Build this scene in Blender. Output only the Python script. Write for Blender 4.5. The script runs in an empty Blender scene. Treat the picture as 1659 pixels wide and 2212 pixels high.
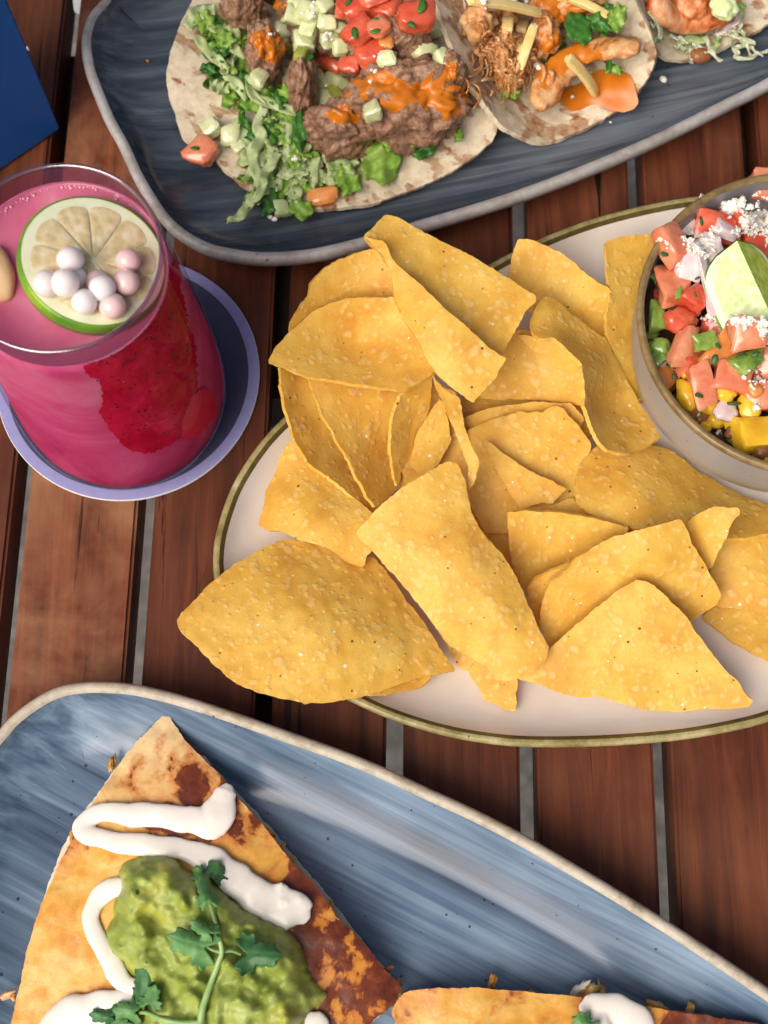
import bpy, bmesh, math, random
import numpy as np
from mathutils import Vector, noise, geometry
from mathutils.bvhtree import BVHTree

# ------------------------------------------------------------------ camera, light, exposure
S = bpy.context.scene
COL = S.collection
F, TH, D0 = 2800.0, math.radians(17.2), 0.482      # focal length in photo pixels (1659 wide), tilt, distance
PW, PH = 1659.0, 2212.0
cam_d = bpy.data.cameras.new('camera')
cam = bpy.data.objects.new('camera', cam_d); COL.objects.link(cam)
cam.location = (0, -D0 * math.sin(TH), D0 * math.cos(TH))
cam.rotation_euler = (TH, 0, 0)
cam_d.sensor_fit = 'HORIZONTAL'; cam_d.sensor_width = 36.0
cam_d.lens = F / PW * 36.0
cam_d.clip_start = 0.01; cam_d.clip_end = 50.0
cam_d.dof.use_dof = True; cam_d.dof.focus_distance = 0.445; cam_d.dof.aperture_fstop = 18.0
S.camera = cam
S.cycles.max_bounces = 8; S.cycles.diffuse_bounces = 4; S.cycles.glossy_bounces = 3; S.cycles.transparent_max_bounces = 12
S.render.resolution_x = 768; S.render.resolution_y = 1024

SUN_EL, SUN_AZ = math.radians(50), math.radians(222)   # azimuth of the sun: from the near left side of the table
w = bpy.data.worlds.new('World'); S.world = w; w.use_nodes = True
wn = w.node_tree; wn.nodes.clear()
wo = wn.nodes.new('ShaderNodeOutputWorld'); wb = wn.nodes.new('ShaderNodeBackground')
sk = wn.nodes.new('ShaderNodeTexSky'); sk.sky_type = 'NISHITA'; sk.sun_disc = False
sk.sun_elevation = SUN_EL; sk.sun_rotation = SUN_AZ; sk.air_density = 1.0; sk.dust_density = 8.0; sk.ozone_density = 0.6
wb.inputs['Strength'].default_value = 0.055
wn.links.new(sk.outputs[0], wb.inputs['Color']); wn.links.new(wb.outputs[0], wo.inputs['Surface'])
sun_d = bpy.data.lights.new('sun', 'SUN'); sun_d.energy = 1.4; sun_d.angle = math.radians(46)
sun_d.color = (1.0, 0.94, 0.85)
sun = bpy.data.objects.new('sun', sun_d); COL.objects.link(sun)
sdir = Vector((math.sin(SUN_AZ) * math.cos(SUN_EL), math.cos(SUN_AZ) * math.cos(SUN_EL), math.sin(SUN_EL)))
sun.rotation_euler = sdir.to_track_quat('Z', 'Y').to_euler()
sun.location = sdir * 2
vs = S.view_settings
vs.view_transform = 'Standard'; vs.look = 'None'; vs.gamma = 1.0; vs.exposure = 0.85
vs.use_curve_mapping = False

# ------------------------------------------------------------------ photo pixel -> point at height z (mm)
ct, st = math.cos(TH), math.sin(TH)
CAMP = Vector(cam.location)
def ray(px, py):
    dx, dy = (px - PW / 2) / F, -(py - PH / 2) / F
    return Vector((dx, ct * dy + st, st * dy - ct))
def P(px, py, z=0.0):
    d = ray(px, py); t = (z * 0.001 - CAMP.z) / d.z
    return CAMP + d * t
def pxmm(px, py, z):                                   # size of one photo pixel in metres there
    return (P(px + 1, py, z) - P(px, py, z)).length
R = random.Random(7)

# ------------------------------------------------------------------ scene helpers
def new_mesh(name, verts, faces, mat, loc=(0, 0, 0), smooth=True, sharp=None):
    loc = Vector(loc)
    me = bpy.data.meshes.new(name)
    me.from_pydata([tuple(Vector(v) - loc) for v in verts], [], faces)
    me.validate(); me.update()
    if smooth:
        me.polygons.foreach_set('use_smooth', [True] * len(me.polygons))
        if sharp: me.set_sharp_from_angle(angle=math.radians(sharp))
    if mat: me.materials.append(mat)
    return me
def obj(name, geo, mat, parent=None, smooth=True, sharp=None, origin=None):
    verts, faces = geo
    if parent is not None: loc = parent_base(parent)
    elif origin is not None: loc = Vector(origin)
    else:
        a = np.array([tuple(v) for v in verts]); loc = Vector((a[:, 0].mean(), a[:, 1].mean(), a[:, 2].min()))
    o = bpy.data.objects.new(name, new_mesh(name, verts, faces, mat, loc, smooth, sharp))
    COL.objects.link(o)
    if parent is not None: o.parent = parent
    else: o.location = loc
    return o
def parent_base(p):
    l = Vector(p.location)
    while p.parent is not None:
        p = p.parent; l = l + Vector(p.location)
    return l
def tag(o, label=None, cat=None, group=None, kind=None):
    if label: o['label'] = label
    if cat: o['category'] = cat
    if group: o['group'] = group
    if kind: o['kind'] = kind
    return o
def thing(name, loc, label, cat, group=None):
    o = bpy.data.objects.new(name, None); o.empty_display_size = 0.01; COL.objects.link(o)
    o.location = loc
    return tag(o, label, cat, group)
def join(*gs):
    V, Fc = [], []
    for v, f in gs:
        k = len(V); V += list(v); Fc += [tuple(i + k for i in q) for q in f]
    return V, Fc
def apply_mods(o):
    dg = bpy.context.evaluated_depsgraph_get()
    me = bpy.data.meshes.new_from_object(o.evaluated_get(dg))
    old = o.data; o.modifiers.clear(); o.data = me; bpy.data.meshes.remove(old)
    me.polygons.foreach_set('use_smooth', [True] * len(me.polygons))
def melt(o, voxel=0.0006, smooth=6):                  # fuse overlapping blobs into one skin
    m = o.modifiers.new('r', 'REMESH'); m.mode = 'VOXEL'; m.voxel_size = voxel
    s = o.modifiers.new('s', 'SMOOTH'); s.iterations = smooth; s.factor = 0.5
    apply_mods(o)

# ------------------------------------------------------------------ geometry helpers
def tps(ctrl):
    c = np.array(ctrl, float); n = len(c)
    xy = c[:, :2] / 400.0; z = c[:, 2]
    def U(r2): return np.where(r2 > 1e-12, r2 * np.log(np.maximum(r2, 1e-12)), 0.0)
    if n <= 3:
        A = np.c_[xy, np.ones(n)]; k = np.linalg.lstsq(A, z, rcond=None)[0]
        return lambda q: (np.c_[np.asarray(q, float) / 400.0, np.ones(len(q))] @ k)
    K = U(((xy[:, None] - xy[None]) ** 2).sum(-1)) + np.eye(n) * 2e-3
    Pm = np.c_[np.ones(n), xy]
    A = np.zeros((n + 3, n + 3)); A[:n, :n] = K; A[:n, n:] = Pm; A[n:, :n] = Pm.T
    sol = np.linalg.solve(A, np.r_[z, 0, 0, 0])
    def f(q):
        q = np.asarray(q, float) / 400.0
        return U(((q[:, None] - xy[None]) ** 2).sum(-1)) @ sol[:n] + np.c_[np.ones(len(q)), q] @ sol[n:]
    return f
def inside(q, poly):
    x, y = q[:, 0], q[:, 1]; r = np.zeros(len(q), bool)
    for (x0, y0), (x1, y1) in zip(poly, np.roll(poly, -1, 0)):
        if y0 == y1: continue
        r ^= ((y0 > y) != (y1 > y)) & (x < (x1 - x0) * (y - y0) / (y1 - y0) + x0)
    return r
def resample(pts, sp, jag=0.0, seed=0.0, rnd=1):
    p = np.array(pts, float)
    for _ in range(rnd):                               # soften the corners a little
        q = np.roll(p, -1, 0); e = np.linalg.norm(q - p, axis=1)[:, None]
        k = np.minimum(0.25, 4.0 / np.maximum(e, 1e-6))
        p = np.stack([p + (q - p) * k, q - (q - p) * k], 1).reshape(-1, 2)
    out = []
    for a, b in zip(p, np.roll(p, -1, 0)):
        L = np.linalg.norm(b - a); n = max(1, int(L / sp))
        nr = np.array([-(b - a)[1], (b - a)[0]]) / max(L, 1e-6)
        for i in range(n):
            c = a + (b - a) * i / n
            if jag:
                s = noise.noise(Vector((c[0] * 0.035, c[1] * 0.035, seed))) * 1.0 + noise.noise(Vector((c[0] * 0.13, c[1] * 0.13, seed + 9))) * 0.9 + noise.noise(Vector((c[0] * .4, c[1] * .4, seed))) * .45
                c = c + nr * jag * s
            out.append(c)
    return np.array(out)
def tri_fill(poly, step, seed=0):
    lo, hi = poly.min(0), poly.max(0); rr = random.Random(seed)
    g = []
    ny = int((hi[1] - lo[1]) / (step * 0.87)) + 1; nx = int((hi[0] - lo[0]) / step) + 2
    for j in range(ny):
        for i in range(nx):
            g.append((lo[0] + (i + 0.5 * (j % 2)) * step + rr.uniform(-.12, .12) * step, lo[1] + j * step * 0.87 + rr.uniform(-.12, .12) * step))
    g = np.array(g); g = g[inside(g, poly)]
    if len(g):
        d = np.full(len(g), 1e9)
        for i in range(0, len(g), 500):
            d[i:i + 500] = np.sqrt(((g[i:i + 500, None] - poly[None]) ** 2).sum(-1)).min(1)
        g = g[d > step * 0.5]
    pts = [Vector(p) for p in poly] + [Vector(p) for p in g]; n = len(poly)
    v, e, f, *_ = geometry.delaunay_2d_cdt(pts, [(i, (i + 1) % n) for i in range(n)], [list(range(n))], 1, 1e-5)
    return np.array([tuple(p) for p in v]), [tuple(t) for t in f]
def boundary(faces):
    cnt = {}
    for f in faces:
        for i in range(len(f)):
            a, b = f[i], f[(i + 1) % len(f)]
            k = (min(a, b), max(a, b)); cnt.setdefault(k, []).append((a, b))
    return [v[0] for v in cnt.values() if len(v) == 1]
def normals(W, faces):
    W = np.array([tuple(v) for v in W]); N = np.zeros_like(W)
    T = np.array(faces); n = np.cross(W[T[:, 1]] - W[T[:, 0]], W[T[:, 2]] - W[T[:, 0]])
    for k in range(3): np.add.at(N, T[:, k], n)
    return N / np.maximum(np.linalg.norm(N, axis=1)[:, None], 1e-12)
def sheet(outline, ctrl, step=9, thick=0.0017, amp=0.00028, jag=1.6, nsc=190, seed=None, top_only=False, rnd=1, extra=None):
    """a bent sheet with thickness: outline in photo pixels, heights (mm) from a smooth surface through ctrl"""
    seed = R.random() * 50 if seed is None else seed
    poly = resample(outline, step * 0.7, jag, seed, rnd)
    q, f = tri_fill(poly, step, int(seed * 99))
    z = tps(ctrl)(q)
    if extra is not None: z = z + extra(q)
    W = [P(x, y, h) for (x, y), h in zip(q, z)]
    n0 = normals(W, f)
    if n0[:, 2].mean() < 0: f = [t[::-1] for t in f]; n0 = -n0
    out = []
    for v, nn in zip(W, n0):
        k = v * nsc + Vector((seed, seed * 2, 0))
        b = noise.noise(k) * 0.9 + max(0, noise.noise(k * 1.5 + Vector((5, 5, 5)))) * 1.2
        out.append(v + Vector(nn) * amp * b)
    if top_only: return out, f
    n1 = normals(out, f); m = len(out)
    V = out + [v - Vector(nn) * thick for v, nn in zip(out, n1)]
    Fc = list(f) + [tuple(i + m for i in t[::-1]) for t in f]
    for a, b in boundary(f):
        Fc.append((b, a, a + m, b + m))
    return V, Fc
def revolve(prof, cx, cy, seg=96, close=False):
    V, Fc, rows = [], [], []
    for r, z in prof:
        if r < 1e-6:
            rows.append([len(V)]); V.append(Vector((cx, cy, z)))
        else:
            rows.append(list(range(len(V), len(V) + seg)))
            for i in range(seg):
                a = 2 * math.pi * i / seg; V.append(Vector((cx + r * math.cos(a), cy + r * math.sin(a), z)))
    for A, B in zip(rows, rows[1:]):
        for i in range(seg):
            j = (i + 1) % seg
            if len(A) == 1 and len(B) == 1: continue
            if len(A) == 1: Fc.append((A[0], B[j], B[i]))
            elif len(B) == 1: Fc.append((A[i], A[j], B[0]))
            else: Fc.append((A[i], A[j], B[j], B[i]))
    return V, Fc
_ico = {}
def ico(sub):
    if sub not in _ico:
        b = bmesh.new(); bmesh.ops.create_icosphere(b, subdivisions=sub, radius=1)
        b.verts.index_update()
        _ico[sub] = ([v.co.copy() for v in b.verts], [tuple(v.index for v in f.verts) for f in b.faces]); b.free()
    return _ico[sub]
def rotm(rx, ry, rz):
    from mathutils import Euler
    return Euler((rx, ry, rz)).to_matrix()
def blob(c, rad, amp=0.18, nsc=1.6, sub=3, rot=None, seed=None, fine=0.0):
    """lump with an uneven skin; rad = (rx, ry, rz) in metres"""
    seed = R.random() * 90 if seed is None else seed
    v, f = ico(sub); M = rotm(*(rot or (0, 0, R.uniform(0, 6.28)))); s = Vector((seed, seed * .7, -seed)); out = []
    for p in v:
        k = 1 + amp * noise.fractal(p * nsc + s, 1.0, 2.0, 3) + (fine * noise.noise(p * nsc * 5 + s) if fine else 0)
        out.append(Vector(c) + M @ Vector((p.x * rad[0] * k, p.y * rad[1] * k, p.z * rad[2] * k)))
    return out, list(f)
def dice(c, size, rot=None, jit=0.16, bev=0.14, seed=None):
    """a hand-cut cube with soft uneven edges; size = (x, y, z) in metres"""
    b = bmesh.new(); bmesh.ops.create_cube(b, size=1)
    for v in b.verts: v.co += Vector([R.uniform(-jit, jit) for _ in range(3)])
    bmesh.ops.bevel(b, geom=list(b.edges), offset=bev, segments=1, profile=0.6, affect='EDGES')
    bmesh.ops.subdivide_edges(b, edges=list(b.edges), cuts=2, use_grid_fill=True)
    sd = Vector((R.random() * 90, R.random() * 90, 0))
    for v in b.verts:
        v.co *= 1 + jit * .55 * noise.noise(v.co * 2.6 + sd) + .07 * noise.noise(v.co * 7 + sd)
    bmesh.ops.triangulate(b, faces=list(b.faces)); b.verts.index_update()
    M = rotm(*(rot or (R.uniform(-.5, .5), R.uniform(-.5, .5), R.uniform(0, 6.28))))
    V = [Vector(c) + M @ Vector((v.co.x * size[0], v.co.y * size[1], v.co.z * size[2])) for v in b.verts]
    Fc = [tuple(v.index for v in f.verts) for f in b.faces]; b.free()
    return V, Fc
def tube(pts, rad, seg=10, flat=1.0, amp=0.0, nsc=200, cap=True):
    """swept tube through world points; rad list in metres; flat squashes it vertically"""
    pts = [Vector(p) for p in pts]; n = len(pts); V, Fc = [], []
    sd = Vector((R.random() * 9, R.random() * 9, R.random() * 9))
    for i, p in enumerate(pts):
        t = (pts[min(i + 1, n - 1)] - pts[max(i - 1, 0)]).normalized()
        a = t.cross(Vector((0, 0, 1)))
        a = a.normalized() if a.length > 1e-4 else Vector((1, 0, 0)); u = a.cross(t).normalized()
        for k in range(seg):
            th = 2 * math.pi * k / seg; d = a * math.cos(th) + u * math.sin(th) * flat
            r = rad[i] * (1 + amp * noise.noise((p + d * rad[i]) * nsc + sd))
            V.append(p + d * r)
    for i in range(n - 1):
        for k in range(seg):
            j = (k + 1) % seg
            Fc.append((i * seg + k, i * seg + j, (i + 1) * seg + j, (i + 1) * seg + k))
    if cap:
        V += [pts[0], pts[-1]]; c0, c1 = len(V) - 2, len(V) - 1
        for k in range(seg):
            j = (k + 1) % seg
            Fc.append((c0, j, k)); Fc.append((c1, (n - 1) * seg + k, (n - 1) * seg + j))
    return V, Fc
def crom(pts, n=8, closed=False):
    p = [np.array(q, float) for q in pts]; out = []; m = len(p)
    for i in range(m if closed else m - 1):
        g = (lambda k: p[k % m]) if closed else (lambda k: p[min(max(k, 0), m - 1)])
        a, b, c, d = g(i - 1), g(i), g(i + 1), g(i + 2)
        for k in range(n):
            t = k / n
            out.append(0.5 * (2 * b + (c - a) * t + (2 * a - 5 * b + 4 * c - d) * t * t + (3 * b - a - 3 * c + d) * t ** 3))
    if not closed: out.append(p[-1])
    return out
def bvh(*geos):
    v, f = join(*geos); return BVHTree.FromPolygons([tuple(x) for x in v], f)
def hit(px, py, tree, dflt=None):
    d = ray(px, py).normalized(); h = tree.ray_cast(CAMP, d)[0]
    return h if h is not None else dflt
# ------------------------------------------------------------------ materials (all procedural)
class NT:
    def __init__(s, name, rnd=True):
        s.m = bpy.data.materials.new(name); s.m.use_nodes = True; s.t = s.m.node_tree
        s.b = s.t.nodes['Principled BSDF']; s.out = s.t.nodes['Material Output']
        s.tc = s.t.nodes.new('ShaderNodeTexCoord')
        s.vec = s.tc.outputs['Object']
        if rnd:
            oi = s.t.nodes.new('ShaderNodeObjectInfo'); mu = s.math('MULTIPLY', oi.outputs['Random'], 7.3)
            ad = s.t.nodes.new('ShaderNodeVectorMath'); ad.operation = 'ADD'
            s.l(s.vec, ad.inputs[0]); s.l(mu, ad.inputs[1]); s.vec = ad.outputs[0]; s.rnd = oi.outputs['Random']
    def l(s, a, b): s.t.links.new(a, b)
    def _in(s, sock, v):
        if isinstance(v, bpy.types.NodeSocket): s.l(v, sock)
        elif isinstance(v, (tuple, list)) and len(v) == 3 and sock.type == 'RGBA': sock.default_value = (*v, 1)
        else: sock.default_value = v
    def math(s, op, a, b=0.0, clamp=False):
        n = s.t.nodes.new('ShaderNodeMath'); n.operation = op; n.use_clamp = clamp
        s._in(n.inputs[0], a); s._in(n.inputs[1], b); return n.outputs[0]
    def map(s, scale, rot=(0, 0, 0), vec=None):
        v = vec or s.vec
        if any(rot):
            r = s.t.nodes.new('ShaderNodeMapping'); r.inputs['Rotation'].default_value = rot; s.l(v, r.inputs['Vector']); v = r.outputs[0]
        n = s.t.nodes.new('ShaderNodeMapping'); n.inputs['Scale'].default_value = scale
        s.l(v, n.inputs['Vector']); return n.outputs[0]
    def noise(s, scale, detail=4, rough=.55, dist=0.0, vec=None):
        n = s.t.nodes.new('ShaderNodeTexNoise'); s.l(vec or s.vec, n.inputs['Vector'])
        n.inputs['Scale'].default_value = scale; n.inputs['Detail'].default_value = detail
        n.inputs['Roughness'].default_value = rough; n.inputs['Distortion'].default_value = dist
        return n.outputs['Fac']
    def dots(s, scale, size, keep, vec=None):           # sparse round specks: 1 inside a speck
        n = s.t.nodes.new('ShaderNodeTexVoronoi'); s.l(vec or s.vec, n.inputs['Vector']); n.inputs['Scale'].default_value = scale
        a = s.math('LESS_THAN', n.outputs['Distance'], size)
        sp = s.t.nodes.new('ShaderNodeSeparateColor'); s.l(n.outputs['Color'], sp.inputs[0])
        sz = s.math('LESS_THAN', s.math('DIVIDE', n.outputs['Distance'], s.math('ADD', sp.outputs[1], 0.3)), size)
        return s.math('MULTIPLY', sz, s.math('GREATER_THAN', sp.outputs[0], 1 - keep))
    def voro(s, scale, vec=None, feat='SMOOTH_F1'):
        n = s.t.nodes.new('ShaderNodeTexVoronoi'); s.l(vec or s.vec, n.inputs['Vector']); n.inputs['Scale'].default_value = scale
        n.feature = feat; return n.outputs['Distance']
    def ramp(s, fac, stops):
        n = s.t.nodes.new('ShaderNodeValToRGB'); e = n.color_ramp.elements
        while len(e) < len(stops): e.new(0.5)
        for k, (p, c) in zip(e, stops):
            k.position = p; k.color = (*c, 1) if isinstance(c, (tuple, list)) else (c, c, c, 1)
        s._in(n.inputs[0], fac); return n.outputs['Color']
    def mix(s, fac, a, b, mode='MIX'):
        n = s.t.nodes.new('ShaderNodeMix'); n.data_type = 'RGBA'; n.blend_type = mode
        s._in(n.inputs['Factor'], fac); s._in(n.inputs['A'], a); s._in(n.inputs['B'], b); return n.outputs['Result']
    def bump(s, h, strength=.5, dist=.0005, prev=None):
        n = s.t.nodes.new('ShaderNodeBump'); n.inputs['Strength'].default_value = strength; n.inputs['Distance'].default_value = dist
        s._in(n.inputs['Height'], h)
        if prev is not None: s.l(prev, n.inputs['Normal'])
        return n.outputs[0]
    def fin(s, col, rough=.5, bump=None, spec=.5, sss=0, sssr=(1, .4, .2), ssss=.003, coat=0, coatr=.1, metal=0, transl=0, translcol=None, ior=1.45):
        b = s.b; s._in(b.inputs['Base Color'], col); s._in(b.inputs['Roughness'], rough)
        b.inputs['Specular IOR Level'].default_value = spec; b.inputs['Metallic'].default_value = metal; b.inputs['IOR'].default_value = ior
        if bump is not None: s.l(bump, b.inputs['Normal'])
        if sss:
            b.inputs['Subsurface Weight'].default_value = sss; b.inputs['Subsurface Radius'].default_value = sssr; b.inputs['Subsurface Scale'].default_value = ssss
        if coat:
            b.inputs['Coat Weight'].default_value = coat; b.inputs['Coat Roughness'].default_value = coatr
        if transl:
            t = s.t.nodes.new('ShaderNodeBsdfTranslucent'); s._in(t.inputs['Color'], translcol or col)
            mx = s.t.nodes.new('ShaderNodeMixShader'); mx.inputs[0].default_value = transl
            s.l(b.outputs[0], mx.inputs[1]); s.l(t.outputs[0], mx.inputs[2]); s.l(mx.outputs[0], s.out.inputs['Surface'])
        return s.m

def m_wood(name, tint, fade):
    k = NT(name); v = k.map((70, 5, 70)); g = k.noise(2.2, 6, .6, .6, v); g2 = k.noise(1.0, 3, .5, 1.5, k.map((260, 9, 200)))
    base = k.ramp(g, [(.28, (.045 * tint, .0105 * tint, .0045 * tint)), (.5, (.128 * tint, .030 * tint, .0115 * tint)), (.72, (.225 * tint, .064 * tint, .024 * tint))])
    base = k.mix(k.math('MULTIPLY', g2, .55), base, (.05 * tint, .013 * tint, .006 * tint))
    pat = k.ramp(k.noise(26, 5, .6, .4), [(.40, 0.0), (.66, 1.0)])
    base = k.mix(k.math('MULTIPLY', pat, fade), base, (.33, .155, .075))
    red = k.ramp(k.noise(45, 4, .6, .3, k.map((1, .6, 1))), [(.55, 0.0), (.72, 1.0)])
    base = k.mix(k.math('MULTIPLY', red, .45), base, (.17 * tint, .045 * tint, .018 * tint))
    crack = k.ramp(k.noise(1.0, 5, .6, .8, k.map((120, 5.5, 120))), [(.33, 1.0), (.37, 0.0)])
    base = k.mix(crack, base, (.012, .005, .003))
    h = k.math('SUBTRACT', k.math('ADD', g2, k.math('MULTIPLY', g, .6)), k.math('MULTIPLY', crack, 1.5))
    rg = k.ramp(k.noise(40, 4), [(.3, .46), (.7, .7)])
    return k.fin(base, rg, k.bump(h, .45, .0004), spec=.3)
M_WOOD = m_wood('slat_wood', .85, .08)
M_WOODL = m_wood('slat_wood_worn', 1.15, .85)
M_WOODM = m_wood('slat_wood_faded', 1.0, .12)
M_BEAM = NT('beam_wood').fin((.03, .015, .01), .7)
k = NT('paving', False); M_GROUND = k.fin(k.ramp(k.noise(45, 8, .7), [(.3, (.07, .065, .06)), (.55, (.15, .14, .13)), (.75, (.30, .29, .28))]), .9)

def m_glaze(name, dark, mid, light, dirw, speck=.3, spec=.5):
    k = NT(name, False); v = k.map((5, 90, 60), (0, 0, dirw)); v2 = k.map((9, 330, 150), (0, 0, dirw))
    a = k.noise(1.0, 4, .6, .7, v); b = k.noise(1.0, 3, .6, .4, v2); c = k.noise(14, 3)
    s_ = k.math('ADD', k.math('MULTIPLY', a, .55), k.math('ADD', k.math('MULTIPLY', b, .25), k.math('MULTIPLY', c, .25)))
    col = k.ramp(s_, [(.40, dark), (.52, mid), (.66, light)])
    wh = k.ramp(k.noise(1.0, 4, .7, .3, k.map((14, 420, 100), (0, 0, dirw))), [(.66, 0.0), (.8, .35)])
    col = k.mix(wh, col, light)
    col = k.mix(k.math('MULTIPLY', k.dots(250, .12, speck), .85), col, (.012, .014, .022))
    return k.fin(col, k.ramp(c, [(.3, .14), (.7, .24)]), k.bump(b, .12, .0003), spec=spec)
M_SLATE = m_glaze('slate_glaze', (.026, .036, .052), (.058, .074, .098), (.15, .175, .21), -.20, .10, .45)  # darker than the blue glaze partly from dimmer light put into the colour
M_BLUE = m_glaze('blue_glaze', (.030, .052, .095), (.090, .142, .22), (.23, .32, .43), .47, .45)
def m_rim(name, a, b, c, rough=.45):
    k = NT(name, False); n1 = k.noise(60, 5, .65); n2 = k.noise(420, 3, .6)
    col = k.ramp(k.math('ADD', k.math('MULTIPLY', n1, .7), k.math('MULTIPLY', n2, .3)), [(.34, a), (.5, b), (.7, c)])
    col = k.mix(k.math('MULTIPLY', k.dots(300, .16, .16), .8), col, (.05, .03, .02))
    return k.fin(col, rough, k.bump(n2, .15, .0003))
M_RIMG = m_rim('grey_rim', (.24, .20, .18), (.36, .34, .33), (.50, .49, .49))
M_RIMB = m_rim('beige_rim', (.26, .21, .14), (.47, .41, .32), (.62, .56, .47))
M_RIMO = m_rim('olive_rim', (.15, .115, .035), (.30, .25, .10), (.52, .47, .27), .35)
M_RIMD = m_rim('dark_olive_rim', (.055, .038, .008), (.10, .075, .02), (.19, .15, .05), .35)
M_GOLD = m_rim('bronze_rim', (.10, .06, .025), (.21, .14, .055), (.34, .25, .12), .28)
k = NT('cream_glaze', False); M_CREAM = k.fin(k.ramp(k.noise(30, 3), [(.3, (.70, .62, .54)), (.7, (.80, .74, .68))]), .18, spec=.5)
k = NT('grey_glaze', False)
M_GREYB = k.fin(k.mix(k.math('MULTIPLY', k.dots(330, .13, .22), .8), k.ramp(k.noise(40, 4), [(.3, (.29, .285, .29)), (.7, (.38, .375, .385))]), (.05, .04, .04)), .3)
k = NT('inner_grey_glaze', False)
M_GREYI = k.fin(k.mix(k.math('MULTIPLY', k.dots(330, .13, .2), .8), (.20, .185, .20), (.03, .03, .03)), .3)

# tortilla chip
k = NT('corn_chip')
bl = k.voro(360); n1 = k.noise(75, 4, .6); n2 = k.noise(900, 3, .6); n3 = k.noise(150, 4, .65)
blis = k.ramp(k.math('ADD', bl, k.math('MULTIPLY', n3, 1.3)), [(.72, 1.0), (1.0, 0.0)])
col = k.ramp(n1, [(.27, (.68, .335, .042)), (.5, (.82, .495, .08)), (.72, (.90, .63, .145))])
col = k.mix(k.math('MULTIPLY', blis, .5), col, (.93, .74, .28))
col = k.mix(k.math('MULTIPLY', k.ramp(n2, [(.35, 1.0), (.6, 0.0)]), .22), col, (.62, .30, .05))
col = k.mix(k.ramp(k.noise(22, 3), [(.58, 0.0), (.8, .35)]), col, (.60, .24, .04))
col = k.mix(k.math('MULTIPLY', k.dots(250, .10, .30), .9), col, (.07, .03, .015))
col = k.mix(k.math('MULTIPLY', k.dots(330, .10, .18), .9), col, (.33, .10, .02))
salt = k.dots(270, .13, .13)
col = k.mix(salt, col, (.92, .88, .80))
hh = k.math('ADD', k.math('MULTIPLY', blis, 1.0), k.math('ADD', k.math('MULTIPLY', n2, .5), k.math('MULTIPLY', salt, .8)))
M_CHIP = k.fin(col, .5, k.bump(hh, .4, .0005), spec=.4, transl=.18, translcol=(.92, .42, .05))

# flour tortilla
def m_tort(name, amount, spread):
    k = NT(name); n = k.noise(55, 4, .6, .3); n2 = k.noise(300, 4, .65)
    col = k.ramp(n2, [(.3, (.60, .48, .32)), (.55, (.74, .64, .47)), (.75, (.81, .73, .58))])
    sp = k.ramp(k.noise(spread, 3, .55, .2, k.map((1, 1.5, 1), (0, 0, .5))), [(.575 - amount, 0.0), (.63 - amount, 1.0)])
    rim = k.ramp(n2, [(.35, .35), (.65, 1.0)])
    col = k.mix(k.math('MULTIPLY', sp, rim), col, (.30, .105, .025))
    return k.fin(col, .6, k.bump(k.math('ADD', n2, k.math('MULTIPLY', n, 1.5)), .5, .0006), spec=.3, transl=.08, translcol=(.75, .6, .4))
M_TORT = m_tort('flour_tortilla', .045, 95)
M_TORT2 = m_tort('toasted_flour_tortilla', .075, 80)
# griddled quesadilla
k = NT('griddled_tortilla', False); n = k.noise(38, 5, .62, .5); n2 = k.noise(260, 4, .65); n3 = k.noise(95, 4, .6, .3)
sx = k.t.nodes.new('ShaderNodeSeparateXYZ'); k.l(k.tc.outputs['Object'], sx.inputs[0])
side = k.math('MULTIPLY', k.math('ADD', sx.outputs[0], -.01), 1.3)           # one side met the hot griddle longer
tipf = k.ramp(k.math('ADD', k.math('MULTIPLY', sx.outputs[1], 8.0), -0.10), [(.0, 0.0), (.45, 1.0)])
gold = k.ramp(k.math('ADD', n3, k.math('MULTIPLY', n2, .25)), [(.40, (.62, .21, .022)), (.58, (.72, .36, .06)), (.80, (.80, .52, .15))])
gold = k.mix(tipf, gold, k.ramp(n2, [(.3, (.70, .52, .27)), (.7, (.80, .66, .42))]))
char_ = k.ramp(k.math('ADD', k.math('ADD', n, k.math('MULTIPLY', n3, .55)), side), [(.83, 0.0), (.87, 1.0)])
dk = k.ramp(n2, [(.3, (.085, .018, .010)), (.55, (.17, .035, .012)), (.8, (.36, .10, .022))])
halo = k.ramp(k.math('ADD', k.math('ADD', n, k.math('MULTIPLY', n3, .55)), side), [(.74, 0.0), (.83, .8)])
col = k.mix(halo, gold, (.52, .155, .022)); col = k.mix(char_, col, dk)
M_QUES = k.fin(col, .38, k.bump(k.math('ADD', n2, n3), .4, .0006), spec=.5)
k = NT('pale_tortilla'); M_PALE = k.fin(k.ramp(k.noise(200, 4), [(.3, (.66, .56, .40)), (.7, (.80, .73, .60))]), .6, k.bump(k.noise(500), .4, .0004))
k = NT('melted_filling'); M_FILL = k.fin(k.ramp(k.noise(260, 4), [(.3, (.30, .10, .02)), (.5, (.62, .32, .07)), (.7, (.75, .55, .2))]), .4, k.bump(k.noise(600), .5, .0005))

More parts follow.
